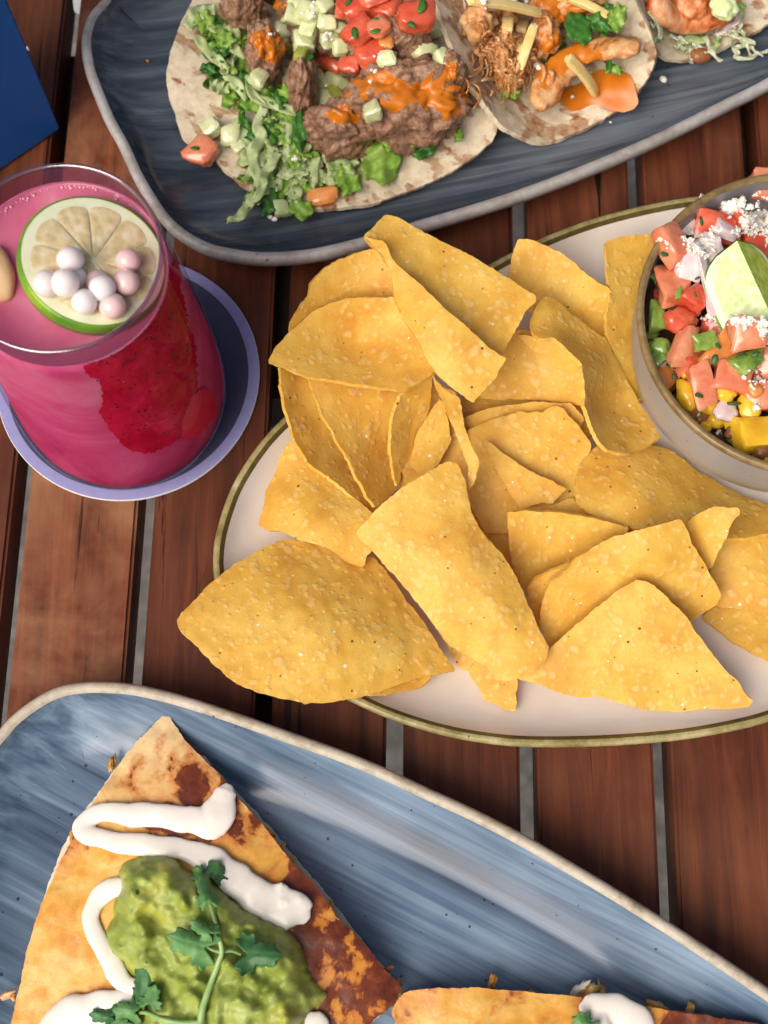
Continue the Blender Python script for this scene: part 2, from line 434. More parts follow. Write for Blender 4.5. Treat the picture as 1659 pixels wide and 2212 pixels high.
def m_food(name, stops, scale=180, rough=.35, bstr=.3, bscale=500, sss=.0, ssss=.003, sssr=(1, .4, .2), spec=.5, transl=0, translcol=None, coat=0, bd=.0004):
    if name not in ('pearl', 'pink_pearl'): sss = 0
    k = NT(name); n = k.noise(scale, 5, .66, .3)
    if 'flesh' in name: n = k.math('ADD', k.math('MULTIPLY', k.voro(420), .8), k.math('MULTIPLY', n, .45))
    return k.fin(k.ramp(n, stops), rough, k.bump(k.noise(bscale, 4, .6), bstr, bd), spec=spec, sss=sss, ssss=ssss, sssr=sssr, transl=transl, translcol=translcol, coat=coat)
M_MEAT = m_food('ground_meat', [(.3, (.14, .06, .034)), (.5, (.28, .15, .09)), (.68, (.43, .27, .17))], 330, .34, .8, 520, bd=.001)
M_SAUCE = m_food('orange_sauce', [(.3, (.50, .125, .006)), (.7, (.62, .20, .012))], 90, .3, .15, 300, sss=.3, ssss=.002)
M_LETP = m_food('pale_lettuce', [(.3, (.42, .55, .20)), (.6, (.66, .75, .42)), (.8, (.78, .83, .60))], 110, .38, .3, 500, transl=.3, translcol=(.6, .75, .25))
M_LETG = m_food('green_lettuce', [(.3, (.17, .36, .04)), (.55, (.33, .54, .09)), (.8, (.56, .70, .24))], 120, .35, .35, 500, transl=.3, translcol=(.35, .6, .08))
M_LETD = m_food('dark_lettuce', [(.3, (.03, .12, .018)), (.6, (.075, .24, .035)), (.8, (.16, .36, .07))], 140, .32, .35, 500, transl=.22, translcol=(.15, .45, .05))
M_CUKE = m_food('pickled_cucumber', [(.3, (.50, .56, .25)), (.6, (.68, .71, .42)), (.8, (.79, .81, .60))], 130, .22, .2, 500, sss=.5, ssss=.004, sssr=(.7, 1, .4), coat=.55)
M_OLIVE = m_food('cucumber_skin', [(.3, (.22, .26, .035)), (.7, (.42, .43, .09))], 150, .25, .2)
M_TOM = m_food('tomato', [(.3, (.50, .045, .02)), (.55, (.66, .11, .05)), (.8, (.76, .24, .13))], 110, .2, .2, 400, sss=.4, ssss=.004, coat=.55)
M_TOMP = m_food('pale_tomato', [(.3, (.62, .14, .065)), (.55, (.72, .25, .13)), (.8, (.79, .42, .25))], 110, .22, .2, 400, sss=.4, ssss=.004, coat=.55)
M_TOMO = m_food('orange_tomato', [(.3, (.66, .20, .045)), (.6, (.76, .30, .08)), (.8, (.8, .42, .15))], 110, .22, .2, 400, sss=.4, ssss=.004, coat=.55)
M_ONION = m_food('red_onion', [(.3, (.62, .42, .46)), (.55, (.76, .64, .64)), (.8, (.83, .76, .74))], 90, .22, .2, 400, sss=.4, ssss=.003, coat=.55)
M_CORN = m_food('corn', [(.3, (.72, .36, .012)), (.6, (.82, .52, .03)), (.8, (.86, .64, .10))], 120, .22, .15, 300, sss=.3, ssss=.003, coat=.55)
M_JAL = m_food('jalapeno', [(.3, (.10, .20, .02)), (.55, (.26, .40, .07)), (.8, (.48, .58, .20))], 130, .22, .2, 400, sss=.25, ssss=.003, coat=.55)
M_HERB = m_food('chopped_herb', [(.3, (.02, .065, .012)), (.6, (.06, .15, .03)), (.8, (.12, .24, .06))], 200, .4, .2)
M_CHEESE = m_food('white_cheese', [(.3, (.72, .70, .62)), (.7, (.86, .85, .80))], 200, .5, .3)
M_BEAN = m_food('brown_bean', [(.3, (.16, .05, .02)), (.6, (.30, .115, .045)), (.8, (.46, .22, .10))], 160, .25, .2)
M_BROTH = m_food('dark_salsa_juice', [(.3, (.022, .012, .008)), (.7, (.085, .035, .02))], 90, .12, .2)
M_CHICK = m_food('chicken', [(.33, (.24, .06, .018)), (.45, (.52, .21, .065)), (.58, (.66, .38, .17)), (.75, (.76, .56, .33))], 170, .3, .7, 350, sss=.15, ssss=.003)
M_STRIP = m_food('fried_strip', [(.3, (.72, .48, .14)), (.6, (.82, .64, .28)), (.8, (.86, .74, .42))], 170, .45, .3)
M_SHRIMP = m_food('shrimp', [(.34, (.14, .03, .012)), (.44, (.56, .14, .035)), (.57, (.70, .33, .15)), (.72, (.80, .58, .40))], 120, .28, .4, 350, sss=.2, ssss=.003)
M_AVO = m_food('avocado_cream', [(.3, (.56, .66, .27)), (.7, (.74, .80, .48))], 120, .3, .15)
M_CREMA = m_food('sour_cream', [(.3, (.80, .74, .66)), (.7, (.87, .82, .75))], 80, .22, .18, 260, sss=.25, ssss=.003, sssr=(1, .8, .6))
M_CAB = m_food('cabbage', [(.3, (.62, .66, .42)), (.7, (.82, .83, .70))], 120, .35, .3, transl=.25, translcol=(.7, .75, .5))
k = NT('guacamole'); n = k.noise(130, 5, .65, .4); n2 = k.noise(60, 3, .5, .6)
col = k.ramp(n, [(.28, (.16, .21, .03)), (.48, (.27, .335, .06)), (.64, (.36, .43, .10)), (.8, (.50, .55, .17))])
col = k.mix(k.ramp(n2, [(.55, 0.0), (.68, .75)]), col, (.46, .44, .06))
col = k.mix(k.math('MULTIPLY', k.dots(150, .17, .10), .8), col, (.02, .05, .012))
col = k.mix(k.math('MULTIPLY', k.dots(110, .22, .05), .6), col, (.34, .17, .15))
M_GUAC = k.fin(col, .42, k.bump(k.math('ADD', k.noise(300, 4, .6), n), .45, .0008), spec=.5)
k = NT('cilantro'); n = k.noise(300, 4)
M_CIL = k.fin(k.ramp(n, [(.3, (.08, .23, .065)), (.6, (.16, .36, .12)), (.8, (.27, .48, .20))]), .45, k.bump(k.noise(700), .4, .0003), spec=.4, transl=.18, translcol=(.15, .4, .1))
k = NT('cilantro_dark'); n = k.noise(300, 4)
M_CILD = k.fin(k.ramp(n, [(.3, (.025, .095, .03)), (.7, (.07, .20, .07))]), .4, k.bump(k.noise(700), .4, .0003), spec=.4)
M_STEM = m_food('cilantro_stem', [(.3, (.20, .38, .10)), (.7, (.38, .54, .22))], 200, .35, .2)
# drink
k = NT('glass', False); k.t.nodes.remove(k.b)
lw = k.t.nodes.new('ShaderNodeLayerWeight'); lw.inputs['Blend'].default_value = .5
fac = k.math('ADD', k.math('MULTIPLY', k.math('POWER', lw.outputs['Facing'], 6.0), .4), .004, True)
tr = k.t.nodes.new('ShaderNodeBsdfTransparent'); tr.inputs[0].default_value = (.955, .91, .95, 1)
gl = k.t.nodes.new('ShaderNodeBsdfGlossy'); gl.inputs['Roughness'].default_value = .03; gl.inputs[0].default_value = (.9, .88, .95, 1)
mx = k.t.nodes.new('ShaderNodeMixShader'); k.l(fac, mx.inputs[0]); k.l(tr.outputs[0], mx.inputs[1]); k.l(gl.outputs[0], mx.inputs[2]); k.l(mx.outputs[0], k.out.inputs['Surface'])
M_GLASS = k.m
k = NT('drink_reflection_glass', False); k.t.nodes.remove(k.b)
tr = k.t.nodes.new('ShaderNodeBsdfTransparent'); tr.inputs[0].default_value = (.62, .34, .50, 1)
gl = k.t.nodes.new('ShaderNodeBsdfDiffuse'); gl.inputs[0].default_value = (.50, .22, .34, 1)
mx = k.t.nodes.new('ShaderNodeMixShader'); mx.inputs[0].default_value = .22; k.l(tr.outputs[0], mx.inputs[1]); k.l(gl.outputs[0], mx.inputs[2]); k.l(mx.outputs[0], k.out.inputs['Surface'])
M_REFL = k.m  # pink reflection of the drink, painted into the glass above the liquid
k = NT('glass_lip', False); k.t.nodes.remove(k.b)
lw = k.t.nodes.new('ShaderNodeLayerWeight'); lw.inputs['Blend'].default_value = .5
fac = k.math('ADD', k.math('MULTIPLY', k.math('POWER', lw.outputs['Facing'], 1.5), .5), .22, True)
tr = k.t.nodes.new('ShaderNodeBsdfTransparent'); tr.inputs[0].default_value = (.74, .48, .66, 1)
gl = k.t.nodes.new('ShaderNodeBsdfGlossy'); gl.inputs['Roughness'].default_value = .05; gl.inputs[0].default_value = (.9, .85, .95, 1)
mx = k.t.nodes.new('ShaderNodeMixShader'); k.l(fac, mx.inputs[0]); k.l(tr.outputs[0], mx.inputs[1]); k.l(gl.outputs[0], mx.inputs[2]); k.l(mx.outputs[0], k.out.inputs['Surface'])
M_LIP = k.m
k = NT('pink_drink', False); sz_ = k.t.nodes.new('ShaderNodeSeparateXYZ'); k.l(k.tc.outputs['Object'], sz_.inputs[0])
n = k.math('ADD', k.math('MULTIPLY', k.noise(26, 5, .6, .8), .9), k.math('MULTIPLY', k.math('ADD', sz_.outputs[2], -.055), 3.0))
M_DRINK = k.fin(k.ramp(n, [(.22, (.32, .018, .075)), (.48, (.46, .060, .155)), (.75, (.60, .20, .28))]), .2, sss=.5, ssss=.012, sssr=(1, .18, .35), spec=.0)
k = NT('pink_drink_surface', False); n = k.noise(34, 4, .5, .6)
M_DRINKT = k.fin(k.ramp(n, [(.3, (.46, .085, .17)), (.55, (.55, .15, .25)), (.75, (.66, .30, .37))]), .1, k.bump(k.noise(120), .1, .0003), spec=.4)
k = NT('berry_puree', False); n = k.noise(90, 5, .6, .3)
col = k.ramp(n, [(.3, (.34, .004, .022)), (.6, (.50, .012, .05)), (.8, (.60, .05, .11))])
col = k.mix(k.math('MULTIPLY', k.dots(420, .2, .16), .9), col, (.03, .005, .015))
col = k.mix(k.math('MULTIPLY', k.dots(500, .13, .10), .8), col, (.75, .3, .36))
M_PUREE = k.fin(col, .4, k.bump(k.noise(500), .4, .0004), spec=0)
M_FRUIT = m_food('soaked_fruit', [(.3, (.50, .018, .05)), (.7, (.60, .045, .08))], 60, .25, .15, spec=0)
M_PINE = m_food('pale_fruit', [(.3, (.72, .46, .24)), (.7, (.80, .60, .34))], 90, .25, .2, sss=.4, ssss=.004)
M_PEARL = m_food('pearl', [(.3, (.80, .70, .70)), (.7, (.86, .80, .80))], 60, .12, .0, sss=.8, ssss=.004, sssr=(1, .7, .7), coat=.5)
M_PEARLP = m_food('pink_pearl', [(.3, (.76, .50, .50)), (.7, (.82, .62, .60))], 60, .12, .0, sss=.8, ssss=.004, sssr=(1, .6, .6), coat=.5)
k = NT('lime_rind'); n = k.noise(70, 3); M_RIND = k.fin(k.ramp(n, [(.3, (.07, .21, .014)), (.6, (.15, .33, .02)), (.8, (.36, .48, .04))]), .28, k.bump(k.voro(900), .35, .0003), spec=.5)
M_PITH = m_food('lime_pith', [(.3, (.72, .74, .46)), (.7, (.82, .84, .64))], 120, .35, .15, sss=.4, ssss=.002, sssr=(.8, 1, .5))
M_LFLESH = m_food('soaked_lime_flesh', [(.3, (.58, .44, .22)), (.6, (.70, .57, .33)), (.8, (.80, .71, .50))], 200, .16, .5, 450, sss=.4, ssss=.004)
M_LGREEN = m_food('lime_flesh', [(.3, (.30, .44, .03)), (.6, (.42, .56, .06)), (.8, (.56, .67, .16))], 170, .15, .5, 450, sss=.4, ssss=.004, sssr=(.7, 1, .3))
M_LPALE = m_food('pale_lime_flesh', [(.3, (.48, .62, .24)), (.6, (.60, .71, .36)), (.8, (.72, .79, .52))], 170, .15, .5, 450, sss=.4, ssss=.004, sssr=(.7, 1, .5))
M_LAV = m_food('lavender_card', [(.3, (.27, .26, .52)), (.7, (.31, .30, .57))], 300, .75, .1)
M_NAVY = m_food('slate_print', [(.3, (.042, .042, .095)), (.7, (.055, .054, .115))], 300, .6, .1)
M_CARD = m_food('card_edge', [(.3, (.7, .69, .72)), (.7, (.8, .79, .8))], 300, .8, .1)
k = NT('blue_board', False); M_BBLUE = k.fin(k.ramp(k.noise(12, 3), [(.3, (.006, .085, .34)), (.7, (.009, .11, .40))]), .38, spec=.4)
M_WEAR = NT('board_edge').fin((.45, .45, .47), .7)
M_WHITE = NT('plain_white').fin((.85, .85, .86), .7)
# ------------------------------------------------------------------ ground and slatted table
def boxgeo(x0, x1, y0, y1, z0, z1, bev=0.0):
    b = bmesh.new(); bmesh.ops.create_cube(b, size=1)
    for v in b.verts: v.co = Vector(((x0 + x1) / 2 + v.co.x * (x1 - x0), (y0 + y1) / 2 + v.co.y * (y1 - y0), (z0 + z1) / 2 + v.co.z * (z1 - z0)))
    if bev: bmesh.ops.bevel(b, geom=list(b.edges), offset=bev, segments=2, affect='EDGES')
    b.verts.index_update()
    g = [v.co.copy() for v in b.verts], [tuple(v.index for v in f.verts) for f in b.faces]; b.free()
    return g
gz = -0.72
tag(obj('ground', ([Vector((-6, -6, gz)), Vector((6, -6, gz)), Vector((6, 6, gz)), Vector((-6, 6, gz))], [(0, 1, 2, 3)]), M_GROUND, smooth=False), kind='structure')
table = thing('slatted_table', (0, 0, gz), 'outdoor table of reddish brown wooden slats with open gaps under all the plates', 'table')
ANG = math.radians(-1.0); pitch, gap, thk = 0.0471, 0.0062, 0.018
for i in range(-7, 8):
    x0 = 0.0054 + pitch * i + gap / 2; wv = R.uniform(-.0003, .0003)
    g = boxgeo(x0, x0 + pitch - gap, -0.42, 0.48, -thk, -0.0004 + wv * .8, 0.0012)
    V, Fc = g; c, s_ = math.cos(ANG), math.sin(ANG)
    g = [Vector((v.x * c - v.y * s_, v.x * s_ + v.y * c, v.z)) for v in V], Fc
    mt = {-3: M_WOODL, -4: M_WOODM, -2: M_WOOD, 1: M_WOODM, 2: M_WOODM, -1: M_WOOD}.get(i, M_WOOD)
    obj('slat', g, mt, table, sharp=30)
def underbeam(a, b, wd):
    p, q = P(*a), P(*b); d = (q - p).normalized(); n = Vector((-d.y, d.x, 0)) * wd / 2; V = []
    for z in (-thk - .001, -thk - .034):
        V += [Vector((p + n).to_2d()).to_3d() + Vector((0, 0, z)), Vector((q + n).to_2d()).to_3d() + Vector((0, 0, z)),
              Vector((q - n).to_2d()).to_3d() + Vector((0, 0, z)), Vector((p - n).to_2d()).to_3d() + Vector((0, 0, z))]
    obj('support_beam', (V, [(0, 1, 2, 3), (7, 6, 5, 4), (0, 4, 5, 1), (1, 5, 6, 2), (2, 6, 7, 3), (3, 7, 4, 0)]), M_BEAM, table, smooth=False)
underbeam((160, 60, 0), (120, 520, 0), .03); underbeam((612, 300, 0), (602, 820, 0), .03); underbeam((578, 1420, 0), (560, 2300, 0), .03)
underbeam((1640, 150, 0), (1646, 520, 0), .024)
for sx in (-.27, .27):
    for sy in (-.36, .42):
        obj('leg', boxgeo(sx - .025, sx + .025, sy - .025, sy + .025, gz, -thk - .036, .002), M_BEAM, table, sharp=30)
    obj('support_beam', boxgeo(sx - .02, sx + .02, -.36, .42, -thk - .036, -thk - .0005), M_BEAM, table, smooth=False)

# sheet added to imitate the bright spot in a slat gap, and a white crumb of paper on a slat
g = sheet([(152, -40), (186, -40), (180, 34), (160, 26)], [(150, 0, -4), (186, 0, -4), (170, 30, -4.5)], 8, .0008, 0, .3)
tag(obj('bright_gap_patch', g, M_WHITE), 'white sheet added as the bright spot in the table gap beside the dark slate plate', 'bright patch')
g = tube([P(411, 1321, .5), P(418, 1317, 1.0), P(422, 1316, .6)], [.0002, .00025, .00015], 5)
tag(obj('lint', g, M_WHITE), 'tiny white thread lying on bare slat between coaster and chip tip', 'thread')

# ------------------------------------------------------------------ blue upright board box, standing on the slats
a, b = P(134, 279, 0), P(-70, 418, 0); d = (b - a).normalized(); nb = Vector((-d.y, d.x, 0))
if nb.y < 0: nb = -nb
sd = (nb + Vector((-.9, 0, 0))).normalized() * .05     # the box runs back to the left, hidden behind its front
hB = .15
bx = thing('blue_box', (a + b) / 2, 'plain blue upright box standing beside the pink drink', 'box')
V = []
for z in (0.0003, hB):
    for q in (a, b, b + sd, a + sd): V.append(Vector((q.x, q.y, z)))
bm = bmesh.new(); vv = [bm.verts.new(v) for v in V]
for f in [(0, 3, 2, 1), (4, 5, 6, 7), (0, 1, 5, 4), (1, 2, 6, 5), (2, 3, 7, 6), (3, 0, 4, 7)]: bm.faces.new([vv[i] for i in f])
bmesh.ops.recalc_face_normals(bm, faces=list(bm.faces))
bmesh.ops.bevel(bm, geom=list(bm.edges), offset=.0012, segments=2, affect='EDGES'); bm.verts.index_update()
obj('board', ([v.co.copy() for v in bm.verts], [tuple(v.index for v in f.verts) for f in bm.faces]), M_BBLUE, bx, sharp=30); bm.free()
e = Vector((a.x, a.y, 0))
obj('worn_corner', blob(e + Vector((-.0003, -.0002, .052)), (.0006, .0005, .0016), .3, 2, 1, (0, 0, 0)), M_WEAR, bx)

# ------------------------------------------------------------------ plates
def plate_loops(ctrl, zr, prof, per=8):
    base = [P(x, y, zr) for x, y in ctrl]
    c = np.array(crom([(p.x, p.y) for p in base], per, True))
    t = np.roll(c, -2, 0) - np.roll(c, 2, 0); n = np.c_[-t[:, 1], t[:, 0]]; n /= np.linalg.norm(n, axis=1)[:, None]
    ctr = c.mean(0)
    if ((ctr - c) * n).sum() < 0: n = -n
    V, Fc = [], []; m = len(c)
    for inset, z in prof:
        for q in c + n * inset * .001: V.append(Vector((q[0], q[1], z * .001)))
    for r in range(len(prof) - 1):
        for i in range(m):
            j = (i + 1) % m; Fc.append((r * m + i, r * m + j, (r + 1) * m + j, (r + 1) * m + i))
    return V, Fc, m, ctr
def fill_center(V, Fc, m, z, ctr, steps=(.6, .25)):
    last = len(V) - m; ring = [V[last + i].copy() for i in range(m)]; cz = ring[0].z
    prev = last
    for s_ in steps:
        st = len(V)
        for p in ring:
            V.append(Vector((ctr[0] + (p.x - ctr[0]) * s_, ctr[1] + (p.y - ctr[1]) * s_, z * .001 + (cz - z * .001) * s_ * s_)))
        for i in range(m):
            j = (i + 1) % m; Fc.append((prev + i, prev + j, st + j, st + i))
        prev = st
    V.append(Vector((ctr[0], ctr[1], z * .001))); c = len(V) - 1
    for i in range(m): Fc.append((prev + i, prev + (i + 1) % m, c))
def orient_up(V, Fc, upref):                          # make normals consistent
    bm = bmesh.new(); vs_ = [bm.verts.new(v) for v in V]
    for f in Fc:
        try: bm.faces.new([vs_[i] for i in f])
        except ValueError: pass
    bmesh.ops.recalc_face_normals(bm, faces=list(bm.faces)); bm.verts.index_update()
    r = [v.co.copy() for v in bm.verts], [tuple(v.index for v in f.verts) for f in bm.faces]; bm.free(); return r
def make_plate(name, label, ctrl, zr, dish, rim, rimmat, dishmat, line=None, linemat=None, under=None, wellz=6.0):
    # dish: inner profile from rim edge to well, under: outer profile from the rim down to the foot
    V, Fc, m, ctr = plate_loops(ctrl, zr, dish); fill_center(V, Fc, m, wellz, ctr)
    V2, F2, m2, _ = plate_loops(ctrl, zr, under); 
    st = len(V2) - m2; V2.append(Vector((ctr[0], ctr[1], .0012))); c = len(V2) - 1
    for i in range(m2): F2.append((st + i, st + (i + 1) % m2, c))
    t = thing(name, (ctr[0], ctr[1], 0), label, 'plate')
    obj('dish', (V, [f[::-1] for f in Fc]), dishmat, t); obj('underside', (V2, F2), rimmat, t)
    V3, F3, m3, _ = plate_loops(ctrl, zr, rim); obj('rim', (V3, F3), rimmat, t)
    if line:
        V4, F4, m4, _ = plate_loops(ctrl, zr, line); obj('rim_line', (V4, F4), linemat, t)
    return t, (V, Fc)
RIM = [(.25, 16.5), (0, 18), (.25, 19.3), (1.0, 20.3), (2.1, 20.6), (3.2, 20.3), (4.1, 19.5)]
UND = [(.25, 16.5), (1.5, 13), (5, 7.5), (12, 3), (20, 1.0), (22, .3), (26, .3), (28, 1.2)]
DISH = [(4.1, 19.5), (4.9, 18.0), (6.5, 15.6), (9, 12.8), (13, 10.2), (18, 8.3), (24, 7.2), (32, 6.6)]
top_ctrl = [(250, -35), (215, 0), (190, 30), (177, 65), (174, 100), (182, 150), (200, 200), (225, 260), (255, 315), (285, 380), (312, 427), (345, 475), (385, 512), (440, 542), (500, 557), (565, 564), (650, 560), (725, 547), (830, 519), (919, 492), (994, 470), (1129, 427), (1279, 370), (1429, 305), (1579, 230), (1659, 190), (1760, 130), (1850, 60), (1920, -30), (1940, -130), (1900, -230), (1820, -310), (1700, -350), (1550, -350), (1350, -320), (1100, -270), (850, -215), (600, -155), (400, -100)]
pl_top, G_TOP = make_plate('slate_plate', 'dark slate blue oblong plate with grey rim holding three tacos', top_ctrl, 20, DISH, RIM, M_RIMG, M_SLATE, under=UND)
bot_ctrl = [(0, 1570), (31, 1538), (73, 1507), (120, 1483), (172, 1472), (234, 1471), (292, 1476), (365, 1492), (443, 1515), (521, 1541), (625, 1578), (729, 1615), (819, 1651), (920, 1698), (1021, 1744), (1123, 1796), (1224, 1854), (1325, 1914), (1426, 1977), (1528, 2043), (1659, 2131), (1750, 2200), (1830, 2280), (1880, 2380), (1870, 2490), (1800, 2580), (1690, 2630), (1550, 2660), (1250, 2670), (900, 2650), (550, 2600), (250, 2540), (50, 2470), (-80, 2380), (-160, 2260), (-190, 2120), (-180, 1960), (-140, 1800), (-70, 1660)]
DISH2 = [(4.1, 19.5), (4.8, 18.4), (7, 16.2), (11, 13.2), (15.5, 10.6), (18.5, 8.9), (21, 7.7), (24, 7.1), (32, 6.6)]
pl_bot, G_BOT = make_plate('blue_plate', 'brushed blue speckled oblong plate with beige rim holding quesadilla wedges', bot_ctrl, 20, DISH2, RIM, M_RIMB, M_BLUE, under=UND)
oval_ctrl = [(460, 1230), (463, 1170), (478, 1110), (500, 1052), (530, 1000), (568, 948), (612, 902), (690, 830), (790, 750), (900, 670), (1000, 605), (1100, 548), (1200, 502), (1300, 467), (1420, 438), (1520, 423), (1640, 416), (1800, 420), (1960, 445), (2100, 500), (2200, 580), (2260, 690), (2270, 820), (2240, 960), (2170, 1100), (2070, 1240), (1950, 1370), (1820, 1475), (1740, 1525), (1659, 1560), (1560, 1584), (1450, 1601), (1300, 1612), (1150, 1614), (1050, 1606), (950, 1587), (850, 1556), (760, 1517), (650, 1460), (560, 1395), (498, 1320), (470, 1275)]
RIM3 = [(.3, 15.5), (0, 16.7), (.3, 17.6), (.9, 18.1), (1.8, 18.2), (2.4, 18.0)]
LINE3 = [(2.4, 18.0), (3.0, 17.5), (3.8, 16.5)]
DISH3 = [(3.8, 16.5), (5.5, 14.4), (9, 11.4), (14, 9.0), (20, 7.4), (27, 6.5), (36, 6.0)]
UND3 = [(.3, 15.5), (2.5, 11), (8, 6), (16, 2.2), (22, .3), (26, .3), (28, 1.2)]
pl_oval, G_OVAL = make_plate('oval_plate', 'large cream oval plate with olive gold rim holding chips and salsa bowl', oval_ctrl, 17, DISH3, RIM3, M_RIMO, M_CREAM, LINE3, M_RIMD, UND3, 5.6)

# ------------------------------------------------------------------ tortilla chips
CH = []
def chip(label, parts, step=9, amp=0.0003, jag=2.4, thick=.0014):
    g = join(*[sheet(o, c, step, thick, amp, jag) for o, c in parts])
    o = obj('tortilla_chip', g, M_CHIP, sharp=40)
    tag(o, label, 'tortilla chip', 'tortilla chips heaped on the cream oval plate'); CH.append((o, g))
chip('broad corn chip lying flat at the bottom of the heap under the small triangle chip', [([(1000, 1040), (1290, 1020), (1300, 1130), (1240, 1230), (1110, 1250), (1030, 1190)], [(1000, 1040, 11), (1300, 1030, 10), (1110, 1250, 10)])])
chip('shadowed corn chip deep in the heap under the folded chip', [([(1000, 850), (1130, 835), (1260, 850), (1290, 930), (1200, 1000), (1050, 1000), (980, 930)], [(1000, 850, 14), (1260, 850, 13), (1100, 1000, 11)])])
chip('corn chip whose torn bumpy top edge lies under the small triangle chip', [([(1005, 930), (1044, 914), (1080, 900), (1100, 896), (1123, 888), (1140, 892), (1159, 888), (1170, 892), (1183, 884), (1199, 876), (1215, 880), (1239, 907), (1262, 935), (1278, 963), (1262, 1010), (1250, 1070), (1180, 1150), (1050, 1152), (1010, 1080), (1000, 1000)], [(1010, 925, 20), (1215, 880, 24), (1278, 963, 20), (1240, 1070, 16), (1050, 1150, 13), (1000, 1050, 16), (1140, 1000, 19)])])
chip('small triangular corn chip lying on a larger chip in the middle of the heap', [([(1044, 947), (1068, 963), (1100, 987), (1139, 1015), (1187, 1035), (1227, 1056), (1191, 1090), (1171, 1086), (1127, 1098), (1100, 1066), (1076, 1023), (1056, 983)], [(1044, 947, 24), (1227, 1056, 22.5), (1127, 1098, 20), (1120, 1040, 23)])], 7)
chip('dim orange corn chip face under the rolled chip, below the folded chip', [([(1040, 862), (1028, 830), (1050, 770), (1090, 720), (1130, 712), (1190, 735), (1239, 800), (1262, 876), (1225, 871), (1150, 864)], [(1063, 790, 27), (1150, 745, 28), (1239, 820, 25), (1255, 878, 18), (1040, 862, 18), (1150, 862, 18)])])
chip('cracked pale edged corn chip tucked under the rolled chip', [([(1116, 723), (1140, 724), (1167, 733), (1199, 729), (1235, 765), (1255, 785), (1263, 832), (1272, 905), (1239, 832), (1223, 802), (1191, 775), (1151, 757)], [(1116, 723, 34), (1199, 729, 37), (1255, 785, 38), (1263, 832, 35), (1223, 800, 31), (1151, 757, 31), (1272, 905, 30)])], 6)
chip('upright corn chip leaning behind the salsa bowl rim against the plate', [([(1308, 521), (1338, 513), (1380, 507), (1428, 500), (1408, 535), (1392, 580), (1384, 640), (1380, 700), (1384, 760), (1398, 820), (1410, 870), (1385, 872), (1354, 816), (1330, 777), (1314, 729), (1310, 681), (1318, 634), (1312, 590)], [(1308, 520, 33), (1421, 501, 30), (1318, 634, 32), (1330, 777, 25), (1385, 868, 16), (1384, 640, 25), (1384, 760, 20)])])
chip('curved corn chip leaning over the plate rim between folded chip and bowl chip', [([(1119, 514), (1143, 517), (1179, 530), (1215, 548), (1247, 574), (1278, 602), (1316, 622), (1335, 665), (1325, 730), (1280, 735), (1200, 700), (1120, 660), (1094, 620), (1100, 580), (1108, 550)], [(1119, 515, 40), (1215, 548, 39), (1314, 622, 33), (1094, 602, 34), (1294, 717, 20), (1200, 690, 24), (1200, 610, 33)])])
chip('rolled corn chip with a raised lit edge leaning towards the salsa bowl', [([(1147, 693), (1159, 658), (1175, 640), (1195, 642), (1223, 669), (1255, 693), (1286, 717), (1310, 733), (1332, 777), (1358, 824), (1382, 872), (1421, 928), (1427, 945), (1397, 963), (1358, 979), (1334, 981), (1310, 971), (1290, 947), (1274, 916), (1264, 880), (1263, 832), (1255, 785), (1235, 765), (1215, 745), (1195, 729), (1167, 733), (1151, 721)], [(1175, 640, 42), (1151, 715, 43), (1195, 729, 44), (1235, 765, 46), (1263, 832, 45), (1274, 900, 42), (1300, 962, 38), (1358, 979, 33), (1425, 945, 26), (1382, 872, 21), (1332, 777, 26), (1286, 717, 31), (1223, 669, 37), (1310, 880, 26), (1250, 735, 35)])], 8)
chip('slanting corn chip in the hollow behind the long bent chip', [([(860, 1080), (872, 960), (890, 880), (930, 830), (985, 845), (1005, 930), (1020, 1010), (1020, 1070), (960, 1060)], [(940, 840, 29), (880, 960, 19), (1010, 1010, 16), (960, 1050, 11), (870, 1070, 10)])])
chip('tall corn chip standing behind the cupped chip at the plate edge', [([(625, 719), (629, 698), (648, 666), (667, 638), (671, 612), (699, 582), (727, 563), (769, 547), (802, 537), (830, 550), (860, 600), (880, 680), (860, 760), (760, 790), (670, 770)], [(727, 563, 50), (802, 537, 51), (629, 698, 40), (853, 642, 42), (700, 760, 24), (820, 760, 26), (740, 650, 40)])])
chip('deeply curved corn chip standing at the plate rim below the cupped chip', [([(606, 790), (606, 838), (613, 875), (625, 912), (643, 964), (667, 1001), (699, 1024), (737, 1052), (774, 1085), (802, 1113), (830, 1095), (820, 1000), (780, 900), (740, 820), (680, 790)], [(606, 798, 39), (606, 838, 37), (643, 964, 31), (699, 1024, 27), (802, 1113, 21), (800, 1000, 12), (720, 850, 25), (727, 950, 20), (650, 850, 30)])])
chip('corn chip with a sharp ridge standing inside the deeply curved chip', [([(662, 805), (681, 857), (699, 903), (727, 950), (751, 992), (774, 1038), (797, 1080), (813, 1097), (858, 1055), (880, 960), (880, 850), (840, 815), (740, 800)], [(662, 812, 38), (727, 950, 34), (774, 1038, 29), (813, 1097, 23), (858, 857, 28), (846, 968, 19), (858, 1055, 15), (770, 860, 32)])])
chip('cupped corn chip with brown seasoning specks under the folded chip', [([(577, 780), (594, 752), (625, 719), (667, 680), (709, 656), (751, 645), (797, 642), (851, 642), (900, 700), (950, 800), (930, 812), (876, 843), (839, 840), (783, 831), (727, 824), (667, 815), (620, 796), (592, 787)], [(577, 780, 46), (667, 680, 47), (751, 645, 50), (851, 642, 50), (940, 800, 46), (876, 843, 47), (783, 831, 45), (667, 815, 45), (592, 787, 46), (770, 740, 37)])])
